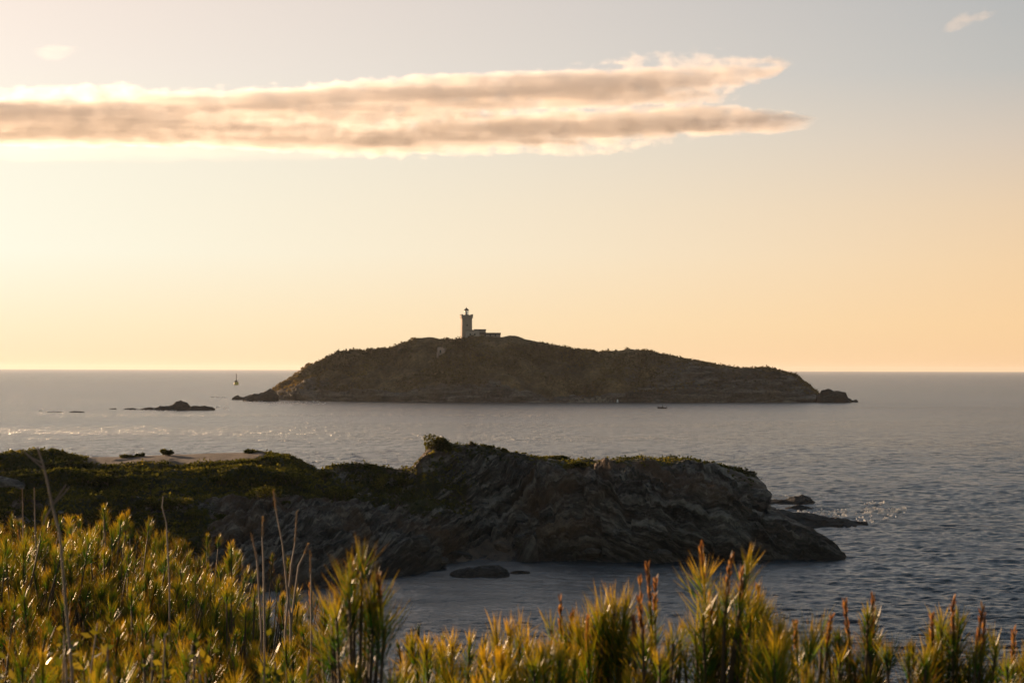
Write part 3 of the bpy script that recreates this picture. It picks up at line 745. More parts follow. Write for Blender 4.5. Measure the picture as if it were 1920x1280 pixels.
boulder(1110, 1034, 26, 12, 'pale boulder at the foot of the cliff by the water', m_boulder, 7)
boulder(1240, 1040, 34, 18, 'low boulder under the dark cliff near its right end', m_boulder, 8)

# ------------------------------------------------------------------ foam
def foam(areas, label, seed):
    rs = np.random.RandomState(seed); V = []; Fq = []; n0 = 0
    for (x0, x1, y0, y1, cnt, sz) in areas:
        for _ in range(cnt):
            px, py = rs.uniform(x0, x1), np.clip(rs.normal((y0 + y1) / 2, (y1 - y0) / 4), y0, y1)
            p = sea_pt(px, py); s = sz * rs.uniform(.3, 1.0) * p[1] / FPX
            k = 9; an = np.linspace(0, 2 * math.pi, k, endpoint=False); rr = s * (.6 + .8 * rs.rand(k))
            hgt = s * rs.uniform(.06, .22)
            ring = np.stack([rr * np.cos(an) * 1.7, rr * np.sin(an) * 1.2, np.full(k, -.25)], 1)
            r2 = ring * np.array([.55, .55, 1]); r2[:, 2] = hgt * (.6 + .5 * rs.rand(k)) + .08
            ap = np.array([[0, 0, hgt + .15]])
            V.append(np.concatenate([ring, r2, ap]) + p * np.array([1, 1, 0]))
            for i in range(k):
                j = (i + 1) % k; Fq.append((n0 + i, n0 + j, n0 + k + j, n0 + k + i)); Fq.append((n0 + k + i, n0 + k + j, n0 + 2 * k, n0 + 2 * k))
            n0 += 2 * k + 1
    V = np.concatenate(V); Fq = np.array(Fq); tri = Fq[Fq[:, 2] == Fq[:, 3]][:, :3]; qd = Fq[Fq[:, 2] != Fq[:, 3]]
    tag(link('sea_foam', mesh_np('sea_foam', V, [qd, tri], True), m_foam), label, 'foam', kind='stuff')
foam([(1432, 1478, 930, 939, 90, 5.0), (1448, 1470, 936, 941, 30, 4), (1500, 1512, 936, 944, 24, 4), (1495, 1590, 955, 970, 120, 3.6), (1520, 1560, 963, 969, 50, 4), (1615, 1700, 952, 962, 130, 3.8), (1620, 1660, 940, 946, 22, 2.2), (1600, 1680, 962, 975, 24, 1.8), (1585, 1640, 975, 984, 16, 1.6)], 'warm lit foam breaking round the headland ledges', 3)
foam([(88, 116, 771, 773.5, 40, 2.2), (72, 78, 769, 771, 6, 1.4), (236, 262, 766, 769, 22, 1.7), (262, 292, 767.5, 769.8, 30, 1.8), (290, 330, 768.8, 770.5, 20, 1.4), (395, 425, 743, 746, 26, 1.6), (405, 430, 760, 768, 16, 1.6), (460, 500, 750, 753, 30, 1.5), (500, 620, 754, 757, 50, 1.4), (586, 600, 749, 756, 20, 2), (455, 466, 749, 752, 10, 1.4)], 'small white breakers round the far rocks and island tip', 4)

# ------------------------------------------------------------------ buoy and boat
bp = sea_pt(443, 721.5); bs = .86 * bp[1] / FPX
e = empty('buoy', (bp[0], bp[1], 0), 'yellow buoy with dark top and tall thin mast on the far sea', 'buoy')
m = MB(); m.lathe([(.05, -1), (4.9 * bs, -1), (5.1 * bs, .8), (4.9 * bs, 5.8 * bs), (4.2 * bs, 6.0 * bs)], 14); m.build('float', m_yellow, e, True)
m = MB(); m.lathe([(4.3 * bs, 6.0 * bs), (3.4 * bs, 9.0 * bs), (1.2 * bs, 10 * bs), (.05, 10.2 * bs)], 14); m.build('dark_top', m_black, e, True)
m = MB(); m.tube([(0, 0, 10 * bs), (0, 0, 24.5 * bs)], [.95 * bs, .7 * bs], 6); m.build('mast', m_black, e)
m = MB(); m.lathe([(.02, 23 * bs), (.9 * bs, 23.2 * bs), (.9 * bs, 24.6 * bs), (.02, 25 * bs)], 8); m.build('lamp', m_black, e)

bp = sea_pt(1241, 765.6); bs = bp[1] / FPX
e = empty('motor_boat', (bp[0], bp[1], 0), 'tiny dark open motor boat in front of the island', 'boat')
L = 16 * bs
sec = []
for u in np.linspace(0, 1, 9):
    wd = .85 * (1 - max(0, (u - .45) / .55) ** 2.2) + .03; zg = .55 + .35 * u ** 2; kz = -.25 + .4 * max(0, u - .6) ** 1.5
    sec.append([(L * (.5 - u), -wd, zg), (L * (.5 - u), -wd * .75, .05), (L * (.5 - u), 0, kz), (L * (.5 - u), wd * .75, .05), (L * (.5 - u), wd, zg), (L * (.5 - u), wd * .85, zg), (L * (.5 - u), 0, .15), (L * (.5 - u), -wd * .85, zg)])
V = np.array(sec).reshape(-1, 3)
link('hull', mesh_np('hull', V, [grid_faces(9, 8, True), np.array([[0, 1, 2, 3], [0, 3, 4, 4]])[:1]], True), m_hull, e)
m = MB(); m.box(-.1, .75, -.4, .4, .15, 1.25, .08); m.box(.0, .1, -.35, .35, 1.252, 1.55); m.build('console', m_hull, e)
m = MB(); m.box(L * .5 - .02, L * .5 + .35, -.2, .2, .35, 1.15, .05); m.box(L * .5 + .08, L * .5 + .25, -.07, .07, -.6, .348); m.build('outboard_motor', m_black, e)
m = MB(); m.box(-L * .36, -L * .28, -.3, .3, .5, 1.0, .05); m.build('bow_locker', m_hull, e)

# ------------------------------------------------------------------ shrubs standing on the headland skyline
def leaf_shrub(px, ybase, ytop, wpx, d, label, seed, mat=m_scrub, n=900, leaf=.13, group=None):
    """a small shrub: a few woody stems and a crown of leaf clumps"""
    rs = np.random.RandomState(seed); b0 = at1(px, ybase, d); sc = d / FPX; H = (ybase - ytop) * sc; Wd = wpx * sc / 2
    e = empty('shrub', (b0[0], b0[1], b0[2] - .15), label, 'shrub', group)
    m = MB()
    lob = []
    for k in range(rs.randint(5, 8)):
        a_ = rs.uniform(0, 6.28); r_ = rs.rand() ** .5 * .72; z = H * rs.uniform(.42, .8)
        c = np.array([math.cos(a_) * r_ * Wd, math.sin(a_) * r_ * Wd * .8, z]); lob.append((c, rs.uniform(.3, .5)))
        m.tube([(0, 0, -.3), c * np.array([.5, .5, .4]), c], [.06 * H + .01, .04 * H, .015], 5)
    m.build('stem', m_stem, e)
    li = rs.randint(0, len(lob), n); cen = np.array([lob[i][0] for i in li]); rad = np.array([lob[i][1] for i in li])
    off = rs.normal(size=(n, 3)); off /= np.linalg.norm(off, axis=1)[:, None]; off *= (rs.rand(n, 1) ** .35) * rad[:, None]
    C = cen + off * np.array([Wd, Wd * .8, H * .75]); C[:, 2] = np.clip(C[:, 2], .05, None)
    d1 = rs.normal(size=(n, 3)); d1 /= np.linalg.norm(d1, axis=1)[:, None]; d2 = np.cross(d1, rs.normal(size=(n, 3))); d2 /= np.linalg.norm(d2, axis=1)[:, None]
    sz = leaf * (.6 + .8 * rs.rand(n, 1))
    V = np.stack([C - d1 * sz, C + d2 * sz * .55, C + d1 * sz, C - d2 * sz * .55], 1).reshape(-1, 3)
    tint = np.repeat(np.clip(np.array([.25 + .5 * ((i * 37) % 10) / 10 for i in li]) + .25 * (rs.rand(n) - .5), 0, 1), 4)
    link('foliage', mesh_np('foliage', V, np.arange(4 * n).reshape(n, 4), False, {'tint': tint}), mat, e)
    return e
leaf_shrub(828, 854, 815, 66, 206.5, 'tallest dark shrub on the peak of the right headland hump', 21, n=1800)
leaf_shrub(845, 852, 830, 46, 207, 'rounded shrub leaning right of the tallest peak shrub', 22, n=1000)
leaf_shrub(884, 838, 826, 15, 211, 'lone small shrub in the gap right of the peak shrubs', 23, n=400)
leaf_shrub(916, 843, 832, 44, 212, 'low wide shrub along the crest right of the peak', 24, n=900)
leaf_shrub(946, 849, 838, 20, 213, 'small shrub ending the crest row right of the peak', 25, n=400)
leaf_shrub(1032, 865, 852, 90, 215, 'long dark cushion shrub on the crest of the right hump', 26, n=1300)
leaf_shrub(1182, 861, 854, 34, 220, 'low yellowish shrub on the flat top of the right hump', 27, n=500)
leaf_shrub(1075, 878, 862, 60, 206, 'dark shrub just below the bare patch on the right hump', 28, n=700)
leaf_shrub(105, 872, 844, 78, 214, 'broad dark shrub on the skyline at far left of headland', 29, n=1800)
leaf_shrub(20, 872, 853, 80, 214, 'dark shrub at the left edge of the headland skyline', 30, n=1400)
leaf_shrub(236, 860, 850, 42, 218, 'low shrub on the skyline behind the bare sandy plateau', 31, n=600)
leaf_shrub(262, 857, 847, 18, 219, 'small bump of shrub beside the low plateau shrub', 36, n=300)
leaf_shrub(314, 853, 840, 34, 218, 'rounded shrub on the skyline in the middle of the plateau', 32, n=700)
leaf_shrub(472, 853, 840, 44, 214, 'dome shrub on the skyline at right end of the plateau', 33, n=800)
leaf_shrub(596, 892, 880, 18, 206, 'small dark shrub low on the skyline by the saddle', 34, n=400)
leaf_shrub(672, 900, 884, 90, 205, 'wide dark shrub on the saddle between the two humps', 35, n=1300)

rsS = np.random.RandomState(77)
k = 0
while k < 44:
    px, py = rsS.uniform(-30, 760), rsS.uniform(872, 985)
    if px > 430 and py > 965 - (px - 430) * .12: continue
    if 140 < px < 500 and py < 884: continue
    p = on_grid(HP, HX, HPAR, px, py); wpx = rsS.uniform(22, 78); hpx = wpx * rsS.uniform(.28, .45)
    leaf_shrub(px, py + 2, py + 2 - hpx, wpx, p[1], 'rounded dark shrub dotted over the green left slope of the headland', 400 + k, n=int(8 * wpx), leaf=.11, group='shrubs dotted over the left slope of the near headland')
    k += 1

# ------------------------------------------------------------------ the hillside the camera stands on
def ground_z(X, Y):
    X = np.asarray(X, float); Y = np.asarray(Y, float)
    E = 4.3 + 5.2 / (1 + np.exp((X + 1.15) * 4.0))
    z = 16.55 - .02 * Y - .012 * np.clip(Y, 0, None) ** 1.0
    over = np.clip(Y - E, 0, None)
    return z - .62 * over ** 1.0 * np.clip(over / 1.5, 0, 1)
def build_hill():
    xs = np.linspace(-45, 45, 181); ys = np.concatenate([np.linspace(-40, 0, 40)[:-1], np.linspace(0, 12, 90)[:-1], np.linspace(12, 48, 50)])
    X, Y = np.meshgrid(xs, ys); Z = ground_z(X, Y)
    Z = np.maximum(Z + .10 * fbm(np.stack([X.ravel() * .8, Y.ravel() * .8, 0 * X.ravel()], 1), 4).reshape(X.shape), -3)
    me = mesh_np('hillside', np.stack([X, Y, Z], -1).reshape(-1, 3), grid_faces(len(ys), len(xs)), True)
    tag(link('hillside', me, m_soil), kind='structure')
build_hill()

# ------------------------------------------------------------------ needle-leaved bushes in the foreground
def needles_mesh(name, Pb, Ax, Ln, Wd, tint, rs, mat, parent):
    """one flat tapering blade per needle"""
    n = len(Pb); sd = np.cross(Ax, rs.normal(size=(n, 3))); sd /= (np.linalg.norm(sd, axis=1)[:, None] + 1e-9)
    bend = rs.normal(size=(n, 3)) * .05; bend[:, 2] += .04
    mid = Pb + Ax * Ln[:, None] * .55 ; tip = Pb + (Ax + bend) * Ln[:, None]
    w_ = Wd[:, None] / 2
    V = np.stack([Pb - sd * w_ * .7, Pb + sd * w_ * .7, mid - sd * w_, mid + sd * w_, tip], 1).reshape(-1, 3)
    b0 = np.arange(n)[:, None] * 5
    q = b0 + np.array([[0, 1, 3, 2]]); t3 = b0 + np.array([[2, 3, 4]])
    me = mesh_np(name, V, [q, t3], False, {'tint': np.repeat(tint, 5), 'tip': np.tile([0, 0, .55, .55, 1.0], n)})
    return link(name, me, mat, parent)
def needle_bush(loc, shoots, label, seed, group=None, nl=.055, dens=1.0, spikes=0, width=.0013, warm=0.0):
    """shoots: list of (dx, dy, height, lean_x, lean_y, leafy_length)"""
    rs = np.random.RandomState(seed)
    e = empty('needle_bush', loc, label, 'bush', group)
    st = MB(); PB = []; AX = []; LN = []; TI = []; SP = []
    spikes = set(range(spikes)) if isinstance(spikes, int) else set(spikes)
    for si, sh_ in enumerate(shoots):
        dx, dy, h, lx, ly, leafy = sh_[:6]; cf, zf = sh_[6:] if len(sh_) > 6 else (.8, .45)
        b0 = np.array([dx * cf * .3, dy * cf * .3, -.25]); tp = np.array([dx + lx, dy + ly, h])
        c1 = np.array([dx * cf, dy * cf, h * zf])
        u = np.linspace(0, 1, 7)[:, None]
        path = (1 - u) ** 2 * b0 + 2 * u * (1 - u) * c1 + u ** 2 * tp
        st.tube(path, np.linspace(.0065, .0022, 7), 5)
        if si % 3 == 2: leafy = leafy * .6
        n = int((leafy / (.00062 if len(sh_) < 7 else .0009)) * dens * rs.uniform(.8, 1.15))
        plen = np.linalg.norm(tp - c1) * 1.1 + 1e-6
        s0 = max(.12, 1 - leafy / (np.linalg.norm(tp - b0)))
        s = 1 - (1 - s0) * rs.rand(n) ** 1.15
        P = (1 - s[:, None]) ** 2 * b0 + 2 * s[:, None] * (1 - s[:, None]) * c1 + s[:, None] ** 2 * tp
        T = 2 * (1 - s[:, None]) * (c1 - b0) + 2 * s[:, None] * (tp - c1); T /= np.linalg.norm(T, axis=1)[:, None]
        a_ = rs.rand(n) * 6.283; A1 = np.cross(T, [.13, .9, .31]); A1 /= np.linalg.norm(A1, axis=1)[:, None]; A2 = np.cross(T, A1)
        rad = A1 * np.cos(a_)[:, None] + A2 * np.sin(a_)[:, None]
        rel = (s - s0) / (1 - s0)
        s_a, s_b = (rs.uniform(30, 54), rs.uniform(12, 30)) if len(sh_) < 7 else (rs.uniform(26, 46), rs.uniform(8, 24))
        spread = np.radians(s_a - s_b * rel + rs.normal(0, 12, n))
        ax = T * np.cos(spread)[:, None] + rad * np.sin(spread)[:, None]; ax[:, 2] += .12; ax /= np.linalg.norm(ax, axis=1)[:, None]
        PB.append(P); AX.append(ax); LN.append(nl * rs.uniform(.75, 1.25) * (.7 + .5 * rs.rand(n)) * (1.05 - .3 * rel))
        TI.append(np.clip(.04 + .34 * rs.rand() + .22 * (rs.rand(n) - .5) + .62 * rel ** 2.2 + warm, 0, 1))  # dark green below, gold at the top: sunlit shoot tops painted into the tint
        if si in spikes:      # a reddish seed head ends the shoot
            d_ = (tp - c1) / np.linalg.norm(tp - c1); d_ = d_ + rs.normal(0, .08, 3); d_ /= np.linalg.norm(d_); ln = rs.uniform(.045, .075)
            m_ = 44; f_ = rs.rand(m_); pb = tp + d_ * (f_ * ln)[:, None]
            ra = rs.normal(size=(m_, 3)); ra -= d_ * (ra @ d_)[:, None]; ra /= np.linalg.norm(ra, axis=1)[:, None]
            ax = d_ * .9 + ra * .32
            SP.append((pb, ax / np.linalg.norm(ax, axis=1)[:, None], np.full(m_, .014), np.clip(rs.rand(m_), 0, 1)))
            st.tube([tp, tp + d_ * ln], [.0022, .0012], 4)
    st.build('stem', m_stem, e)
    PB, AX, LN, TI = map(np.concatenate, (PB, AX, LN, TI))
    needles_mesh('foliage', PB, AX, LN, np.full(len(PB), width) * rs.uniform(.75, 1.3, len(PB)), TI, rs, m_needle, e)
    for a0, a1, a2, a3 in SP: needles_mesh('seed_head', a0, a1, a2, np.full(len(a0), .0032), a3, rs, m_spike, e)
    return e
def bush_shoots(rs, n, spread, h, hvar, leafy=(.10, .17)):
    out_ = []
    for k in range(n):
        a_ = rs.uniform(0, 6.283); t_ = R(spread) * rs.rand() ** .6
        ln = h * rs.uniform(.84, 1.0) * (1.0 - .34 * (t_ / R(spread)) ** 2) + rs.normal(0, hvar); r_ = ln * math.sin(t_)
        out_.append((r_ * math.cos(a_) * .55, r_ * math.sin(a_) * .55, ln * math.cos(t_) , r_ * math.cos(a_) * .45 + rs.normal(0, .03), r_ * math.sin(a_) * .45 + rs.normal(0, .03), rs.uniform(*leafy)))
    return out_
def plant_spot(px, ytop, d):
    p = at1(px, ytop, d); gz = float(ground_z(p[0], p[1])); return p, gz

LEFT_LABEL = 'needle-leaved bush in the dense sunlit mass at lower left'
rsL = np.random.RandomState(42)
cnt = 0
# canopy line of the left mass at its far edge, and how far each row reaches to the right
def left_edge(px): return np.interp(px, [-200, 0, 60, 130, 200, 300, 400, 440, 480, 540, 600], [955, 965, 955, 975, 970, 988, 990, 1008, 1040, 1068, 1100])
for row, (d, yoff, step, lim) in enumerate([(8.6, 0, 50, 395), (7.8, 24, 50, 475), (6.9, 48, 54, 535), (6.0, 84, 60, 580), (5.1, 140, 80, 590), (4.4, 185, 94, 640), (3.8, 232, 108, 720), (3.3, 275, 130, 900)]):
    px = -140 + rsL.uniform(0, 40)
    while px < lim:
        y = float(left_edge(min(px, 600))) + yoff * (1.0 if px < 430 else .62) + rsL.normal(0, 11)
        if row >= 4: y = max(y, np.interp(px, [0, 480, 650, 760, 1000], [1120, 1150, 1185, 1225, 1240]) + 12 * (row - 4))
        p, gz = plant_spot(px, y, d + rsL.uniform(-.35, .35)); h = p[2] - gz
        if h > .25:
            edge = px > lim - 110
            needle_bush((p[0], p[1], gz), bush_shoots(rsL, rsL.randint(50, 84), rsL.uniform(17, 22) if edge else rsL.uniform(26, 42), h * rsL.uniform(.90, 1.07), .022, (.05, .12)), LEFT_LABEL, 100 + cnt, 'needle-leaved bushes massed at lower left',
                        nl=rsL.uniform(.038, .064), width=.0012, spikes=1 if rsL.rand() < .35 else 0, warm=rsL.choice([-.3, -.22, -.12, 0, .1, .22]), dens=rsL.uniform(.6, 1.1))
            cnt += 1
        px += step * rsL.uniform(.8, 1.6)
print('left bushes', cnt)

# clumps that stand up singly on the right, each its own bush: list of (px, tip y) shoots at one depth
def clump(tips, d, label, seed, spikes=0, nl=.05, leafy=(.09, .17), warm=0.0, dens=1.0, base=None, lean=.02):
    rs = np.random.RandomState(seed); xs_ = [t_[0] for t_ in tips]; px = base or (min(xs_) + max(xs_)) / 2
    p0 = at1(px, 1200, d); gz = float(ground_z(p0[0], d)); loc = np.array([p0[0], d, gz])
    sh = []; sd_ = []
    for i, (x, y) in enumerate(tips):
        p = at1(x, y, d) - loc; dx = p[0] * .8; dy = rs.normal(0, .05)
        ln_ = .05 if i in (set(range(spikes)) if isinstance(spikes, int) else set(spikes)) else 0
        sh.append((p[0], dy, p[2] - ln_, 0, rs.normal(0, .02), rs.uniform(*leafy) * (1.0 if ln_ else 1.5), rs.uniform(.0, .35), 1 - rs.uniform(.18, .34)))
        for q in range(2):      # wispier side shoots around it, lower and leaning out
            sd_.append((p[0] + rs.normal(0, .03), dy + rs.normal(0, .04), p[2] - ln_ - rs.uniform(.02, .13), 0, 0, rs.uniform(.05, .15), rs.uniform(.0, .5), 1 - rs.uniform(.14, .3)))
    return needle_bush(tuple(loc), sh + sd_, label, seed, None, nl * rs.uniform(.85, 1.25), dens * .62, spikes, warm=warm, width=.0013)
clump([(712, 1085), (652, 1090), (676, 1062), (640, 1120), (700, 1130), (662, 1150), (725, 1170), (615, 1160)], 2.9, 'tall bright tufted bush standing alone left of centre', 301, 1, .07, (.08, .14), .0, .7)
clump([(782, 1186), (764, 1200), (800, 1195), (826, 1215), (748, 1215)], 5.2, 'small dark bush peeping over the edge beside the cove water', 302, 0, .03, (.10, .16), -.25)
clump([(800, 1215), (850, 1205), (880, 1220), (770, 1230), (830, 1235), (905, 1228)], 3.2, 'low golden bush in the bottom row under the cove rock', 303, 0, .055, warm=.2)
clump([(930, 1215), (955, 1205), (975, 1215), (990, 1228), (912, 1230), (942, 1240)], 3.0, 'bright orange-tipped bush in the bottom row near centre', 304, 0, .06, warm=.3)
clump([(1052, 1150), (1070, 1145), (1035, 1190), (1088, 1200), (1062, 1215), (1010, 1250)], 3.3, 'thin airy bush with two forked tips right of centre', 305, 2, .05, (.08, .14), .0, .55)
clump([(1100, 1165), (1128, 1160), (1150, 1145), (1168, 1150), (1118, 1190), (1140, 1200), (1160, 1210), (1090, 1215)], 3.2, 'wide golden bush between the thin forked bush and red spikes', 306, 1, .06, (.10, .18), .15)
clump([(1200, 1125), (1212, 1130), (1230, 1105), (1238, 1115), (1190, 1160), (1248, 1180), (1218, 1190), (1205, 1215), (1260, 1225)], 3.1, 'bush with thick red-brown spikes right of centre', 307, 5, .045, (.08, .14), .2, .7)
clump([(1326, 1040), (1348, 1050), (1375, 1065), (1330, 1130), (1312, 1145), (1395, 1075), (1345, 1140), (1300, 1180), (1360, 1190), (1330, 1210), (1385, 1170)], 3.1, 'tallest bush on the right with long red spikes over dark water', 308, 4, .05, (.12, .2), .18, .75, 1340)
clump([(1424, 1105), (1405, 1130), (1430, 1150), (1440, 1165), (1398, 1180), (1418, 1200), (1450, 1220)], 3.4, 'slim green bush just right of the tallest spiked one', 309, 1, .05, (.1, .16), -.02, .8)
clump([(1470, 1200), (1452, 1205), (1482, 1208), (1440, 1220), (1462, 1225), (1425, 1230)], 2.9, 'short golden tuft at the foot of the slim green bush', 310, 0, .06, (.08, .14), .25)
clump([(1523, 1135), (1488, 1165), (1540, 1180), (1515, 1230), (1548, 1215), (1500, 1225)], 3.2, 'sparse bush with two bare red curved spikes', 311, 2, .045, (.05, .09), .1, .4)
clump([(1624, 1135), (1592, 1155), (1612, 1150), (1640, 1165), (1580, 1205), (1656, 1215), (1600, 1215), (1630, 1200), (1570, 1230)], 3.2, 'dark green feathery bush with small red tips toward the right', 312, 2, .05, (.12, .2), -.12, .95)
clump([(1744, 1155), (1785, 1145), (1808, 1150), (1822, 1155), (1770, 1180), (1800, 1175), (1835, 1195), (1750, 1210), (1790, 1215), (1850, 1220), (1720, 1230)], 3.1, 'dense bush with three red spikes near the right edge', 313, 4, .05, (.12, .2), .05, .95)
clump([(1906, 1200), (1890, 1225), (1925, 1215), (1940, 1235), (1880, 1245)], 3.2, 'low bush cut by the right edge of the view', 314, 1, .05, (.1, .16), .0)
clump([(1690, 1235), (1710, 1228), (1670, 1240), (1730, 1242)], 3.0, 'short dark bush between the feathery and the three-spiked bush', 315, 0, .05, (.08, .14), -.05)
clump([(1020, 1245), (1050, 1240), (1000, 1250), (1080, 1242)], 2.9, 'short bush at bottom under the thin forked bush', 316, 0, .05, (.08, .14), .1)
rsR = np.random.RandomState(9)
FILL = 'low needle-leaved bush filling the bottom edge on the right'
px = 620
k = 0
while px < 2050:
    y = 1262 + rsR.normal(0, 24) + (14 if 1480 < px < 1760 else 0); d = 2.75 + rsR.uniform(-.12, .25)
    p, gz = plant_spot(px, y, d)
    if rsR.rand() < .66: needle_bush((p[0], p[1], gz), bush_shoots(rsR, rsR.randint(9, 24), rsR.uniform(9, 20), p[2] - gz, .035, (.05, .13)), FILL, 500 + k, 'low bushes along the bottom edge on the right', nl=.05, warm=rsR.uniform(-.1, .15), dens=.8)
    px += 74 * rsR.uniform(.6, 1.4); k += 1

# ------------------------------------------------------------------ dry twiggy bushes, stalks and a small-leaved bush
def twig_tree(mb, rs, p, d, L, r_, depth):
    p = np.array(p, float); d = np.array(d, float); pts = [p]; n = 4
    for i in range(n):
        d = d + rs.normal(0, .13, 3); d[2] += .04; d /= np.linalg.norm(d); p = p + d * L / n; pts.append(p)
    mb.tube(pts, np.linspace(r_, r_ * .6, n + 1), 4)
    if depth > 0:
        for k in range(rs.randint(2, 4)):
            i = rs.randint(2, n + 1); nd = d + rs.normal(0, .36, 3); nd[2] = abs(nd[2]) * .8 + .2; nd /= np.linalg.norm(nd)
            twig_tree(mb, rs, pts[i], nd, L * rs.uniform(.35, .6), r_ * .62, depth - 1)
def dry_bush(px, ytop, d, label, seed, nst=7, spread=.17, group=None):
    p, gz = plant_spot(px, ytop, d); H = p[2] - gz; rs = np.random.RandomState(seed); mb = MB()
    for k in range(nst):
        dv = np.array([rs.normal(0, spread), rs.normal(0, spread * .6), 1.0]); dv /= np.linalg.norm(dv)
        twig_tree(mb, rs, (rs.normal(0, .03), rs.normal(0, .03), -.1), dv, H * rs.uniform(.40, .52), .0046, 4)
    e = empty('dry_bush', (p[0], p[1], gz), label, 'dry bush', group); mb.build('twig', m_twig, e)
dry_bush(35, 1075, 2.75, 'leafless grey twiggy bush at the lower left edge', 61, 9)
dry_bush(125, 1100, 2.75, 'leafless brown twiggy bush beside the left edge one', 62, 8)
dry_bush(190, 1190, 2.6, 'short bare twigs in front of the left bushes', 67, 7)
dry_bush(405, 1050, 2.8, 'tall bare branched bush in the middle of the left mass', 63, 7, .15)
dry_bush(275, 1110, 2.8, 'bare reddish twiggy bush left of the tall branched one', 64, 7)
dry_bush(525, 1160, 3.4, 'bare twiggy bush under the tall dry stalks', 65, 6, .1)
dry_bush(310, 1195, 2.6, 'low bare twigs near the bottom of the left mass', 66, 6)
rsT = np.random.RandomState(5)
for k in range(9):
    dry_bush(rsT.uniform(0, 500), rsT.uniform(1070, 1190), rsT.uniform(2.7, 4.0), 'bare twigs poking up among the bushes at lower left', 700 + k, rsT.randint(3, 6), .14, 'bare twigs among the lower left bushes')
def stalk(pts, d, label, seed, r0=.0032, twigs=(), head=True, mat=None):
    """a tall dry stalk along photograph points (bottom first)"""
    P = [at1(x, y, d) for x, y in pts]; g = P[0].copy(); g[2] = float(ground_z(P[0][0], d)); rs = np.random.RandomState(seed)
    e = empty('dry_stalk', tuple(g), label, 'dry stalk'); mb = MB()
    L = [np.array((0, 0, -.05))] + [p - g for p in P]
    mb.tube(L, np.linspace(r0, r0 * .55, len(L)), 5)
    for tw in twigs: mb.tube([at1(x, y, d) - g for x, y in tw], np.linspace(r0 * .6, r0 * .35, len(tw)), 4)
    mb.build('stem', m_twig, e)
    if head:
        n = 70; a0, a1 = L[-2], L[-1]; f_ = rs.rand(n); pb = a0 + (a1 - a0) * f_[:, None]; dv = (a1 - a0) / np.linalg.norm(a1 - a0)
        ra = rs.normal(size=(n, 3)); ra /= np.linalg.norm(ra, axis=1)[:, None]; ax = dv * .9 + ra * .3; ax /= np.linalg.norm(ax, axis=1)[:, None]
        needles_mesh('seed_head', pb, ax, np.full(n, .008), np.full(n, .0035), rs.rand(n), rs, mat or m_head_dry, e)
    return e
stalk([(545, 1160), (536, 1080), (530, 1020), (518, 960), (513, 922)], 5.0, 'tallest thin dry stalk leaning left before the headland', 71)
stalk([(535, 1180), (546, 1060), (553, 1020), (557, 958)], 5.0, 'straight dry stalk right of the tallest one', 72)
stalk([(545, 1170), (560, 1060), (570, 1040), (577, 1022)], 5.0, 'short bent dry stalk right of the straight one', 73)
stalk([(496, 1180), (494, 1050), (492, 1010), (493, 970)], 5.0, 'dry stalk left of the tallest leaning one', 74)
stalk([(490, 1180), (482, 1050), (472, 1003)], 5.0, 'shortest dry stalk at left of the stalk group', 75)
stalk([(584, 1200), (583, 1080), (582, 1035)], 5.0, 'thin dark upright stalk at right end of the stalk group', 76)
stalk([(318, 1100), (312, 980), (304, 950), (306, 930)], 6.0, 'hooked thin dry stalk over the middle of the left mass', 77, .003, head=False)
stalk([(135, 1260), (122, 1120), (112, 1000), (98, 948), (88, 900), (80, 868), (70, 838)], 3.0, 'tall blurred branching dry stalk at left crossing the headland', 78, .0026, head=False,
      twigs=[[(98, 948), (88, 965), (80, 985)], [(98, 948), (112, 925), (124, 908)], [(100, 945), (120, 925), (130, 912)], [(80, 868), (60, 858), (40, 842)], [(84, 880), (62, 862), (48, 850)]])
stalk([(44, 1040), (43, 985), (42, 917)], 7.5, 'brown upright seed spike at the far left', 79, .0036)
stalk([(68, 1040), (66, 990), (64, 915)], 7.5, 'second brown seed spike right of the far left one', 80, .004)

def oval_bush(px, ytop, d, label, seed, n=1500, rad=.17):
    p, gz = plant_spot(px, ytop, d); H = p[2] - gz; rs = np.random.RandomState(seed)
    e = empty('leafy_bush', (p[0], p[1], gz), label, 'bush', None); mb = MB(); C = []; D_ = []
    for k in range(26):
        a_ = rs.uniform(0, 6.28); r_ = rad * rs.rand() ** .5; tp = np.array([r_ * math.cos(a_), r_ * math.sin(a_), H * rs.uniform(.75, 1.0)]); b0 = tp * np.array([.3, .3, -.05])
        pts = [b0, (b0 + tp) / 2 + rs.normal(0, .02, 3), tp]; mb.tube(pts, [.004, .003, .0015], 4)
        m_ = n // 26; s = 1 - .55 * rs.rand(m_, 1) ** 1.2; C.append(b0 + (tp - b0) * s + rs.normal(0, .012, (m_, 3))); D_.append(np.repeat(((tp - b0) / np.linalg.norm(tp - b0))[None], m_, 0))
    mb.build('stem', m_twig, e)
    C = np.concatenate(C); D_ = np.concatenate(D_); m_ = len(C)
    d1 = D_ * .5 + rs.normal(0, .6, (m_, 3)); d1 /= np.linalg.norm(d1, axis=1)[:, None]; d2 = np.cross(d1, rs.normal(size=(m_, 3))); d2 /= np.linalg.norm(d2, axis=1)[:, None]
    sz = .009 * (.7 + .7 * rs.rand(m_, 1))
    V = np.stack([C, C + d1 * sz * .8 + d2 * sz * .55, C + d1 * sz * 1.9, C + d1 * sz * .8 - d2 * sz * .55], 1).reshape(-1, 3)
    link('foliage', mesh_np('foliage', V, np.arange(4 * m_).reshape(m_, 4), False, {'tint': np.repeat(np.clip(rs.rand(m_), 0, 1), 4), }), m_oval, e)
oval_bush(60, 1165, 3.2, 'small-leaved yellowish bush at the bottom left corner', 91)
oval_bush(210, 1180, 3.1, 'small-leaved yellowish bush second from the bottom left corner', 92)
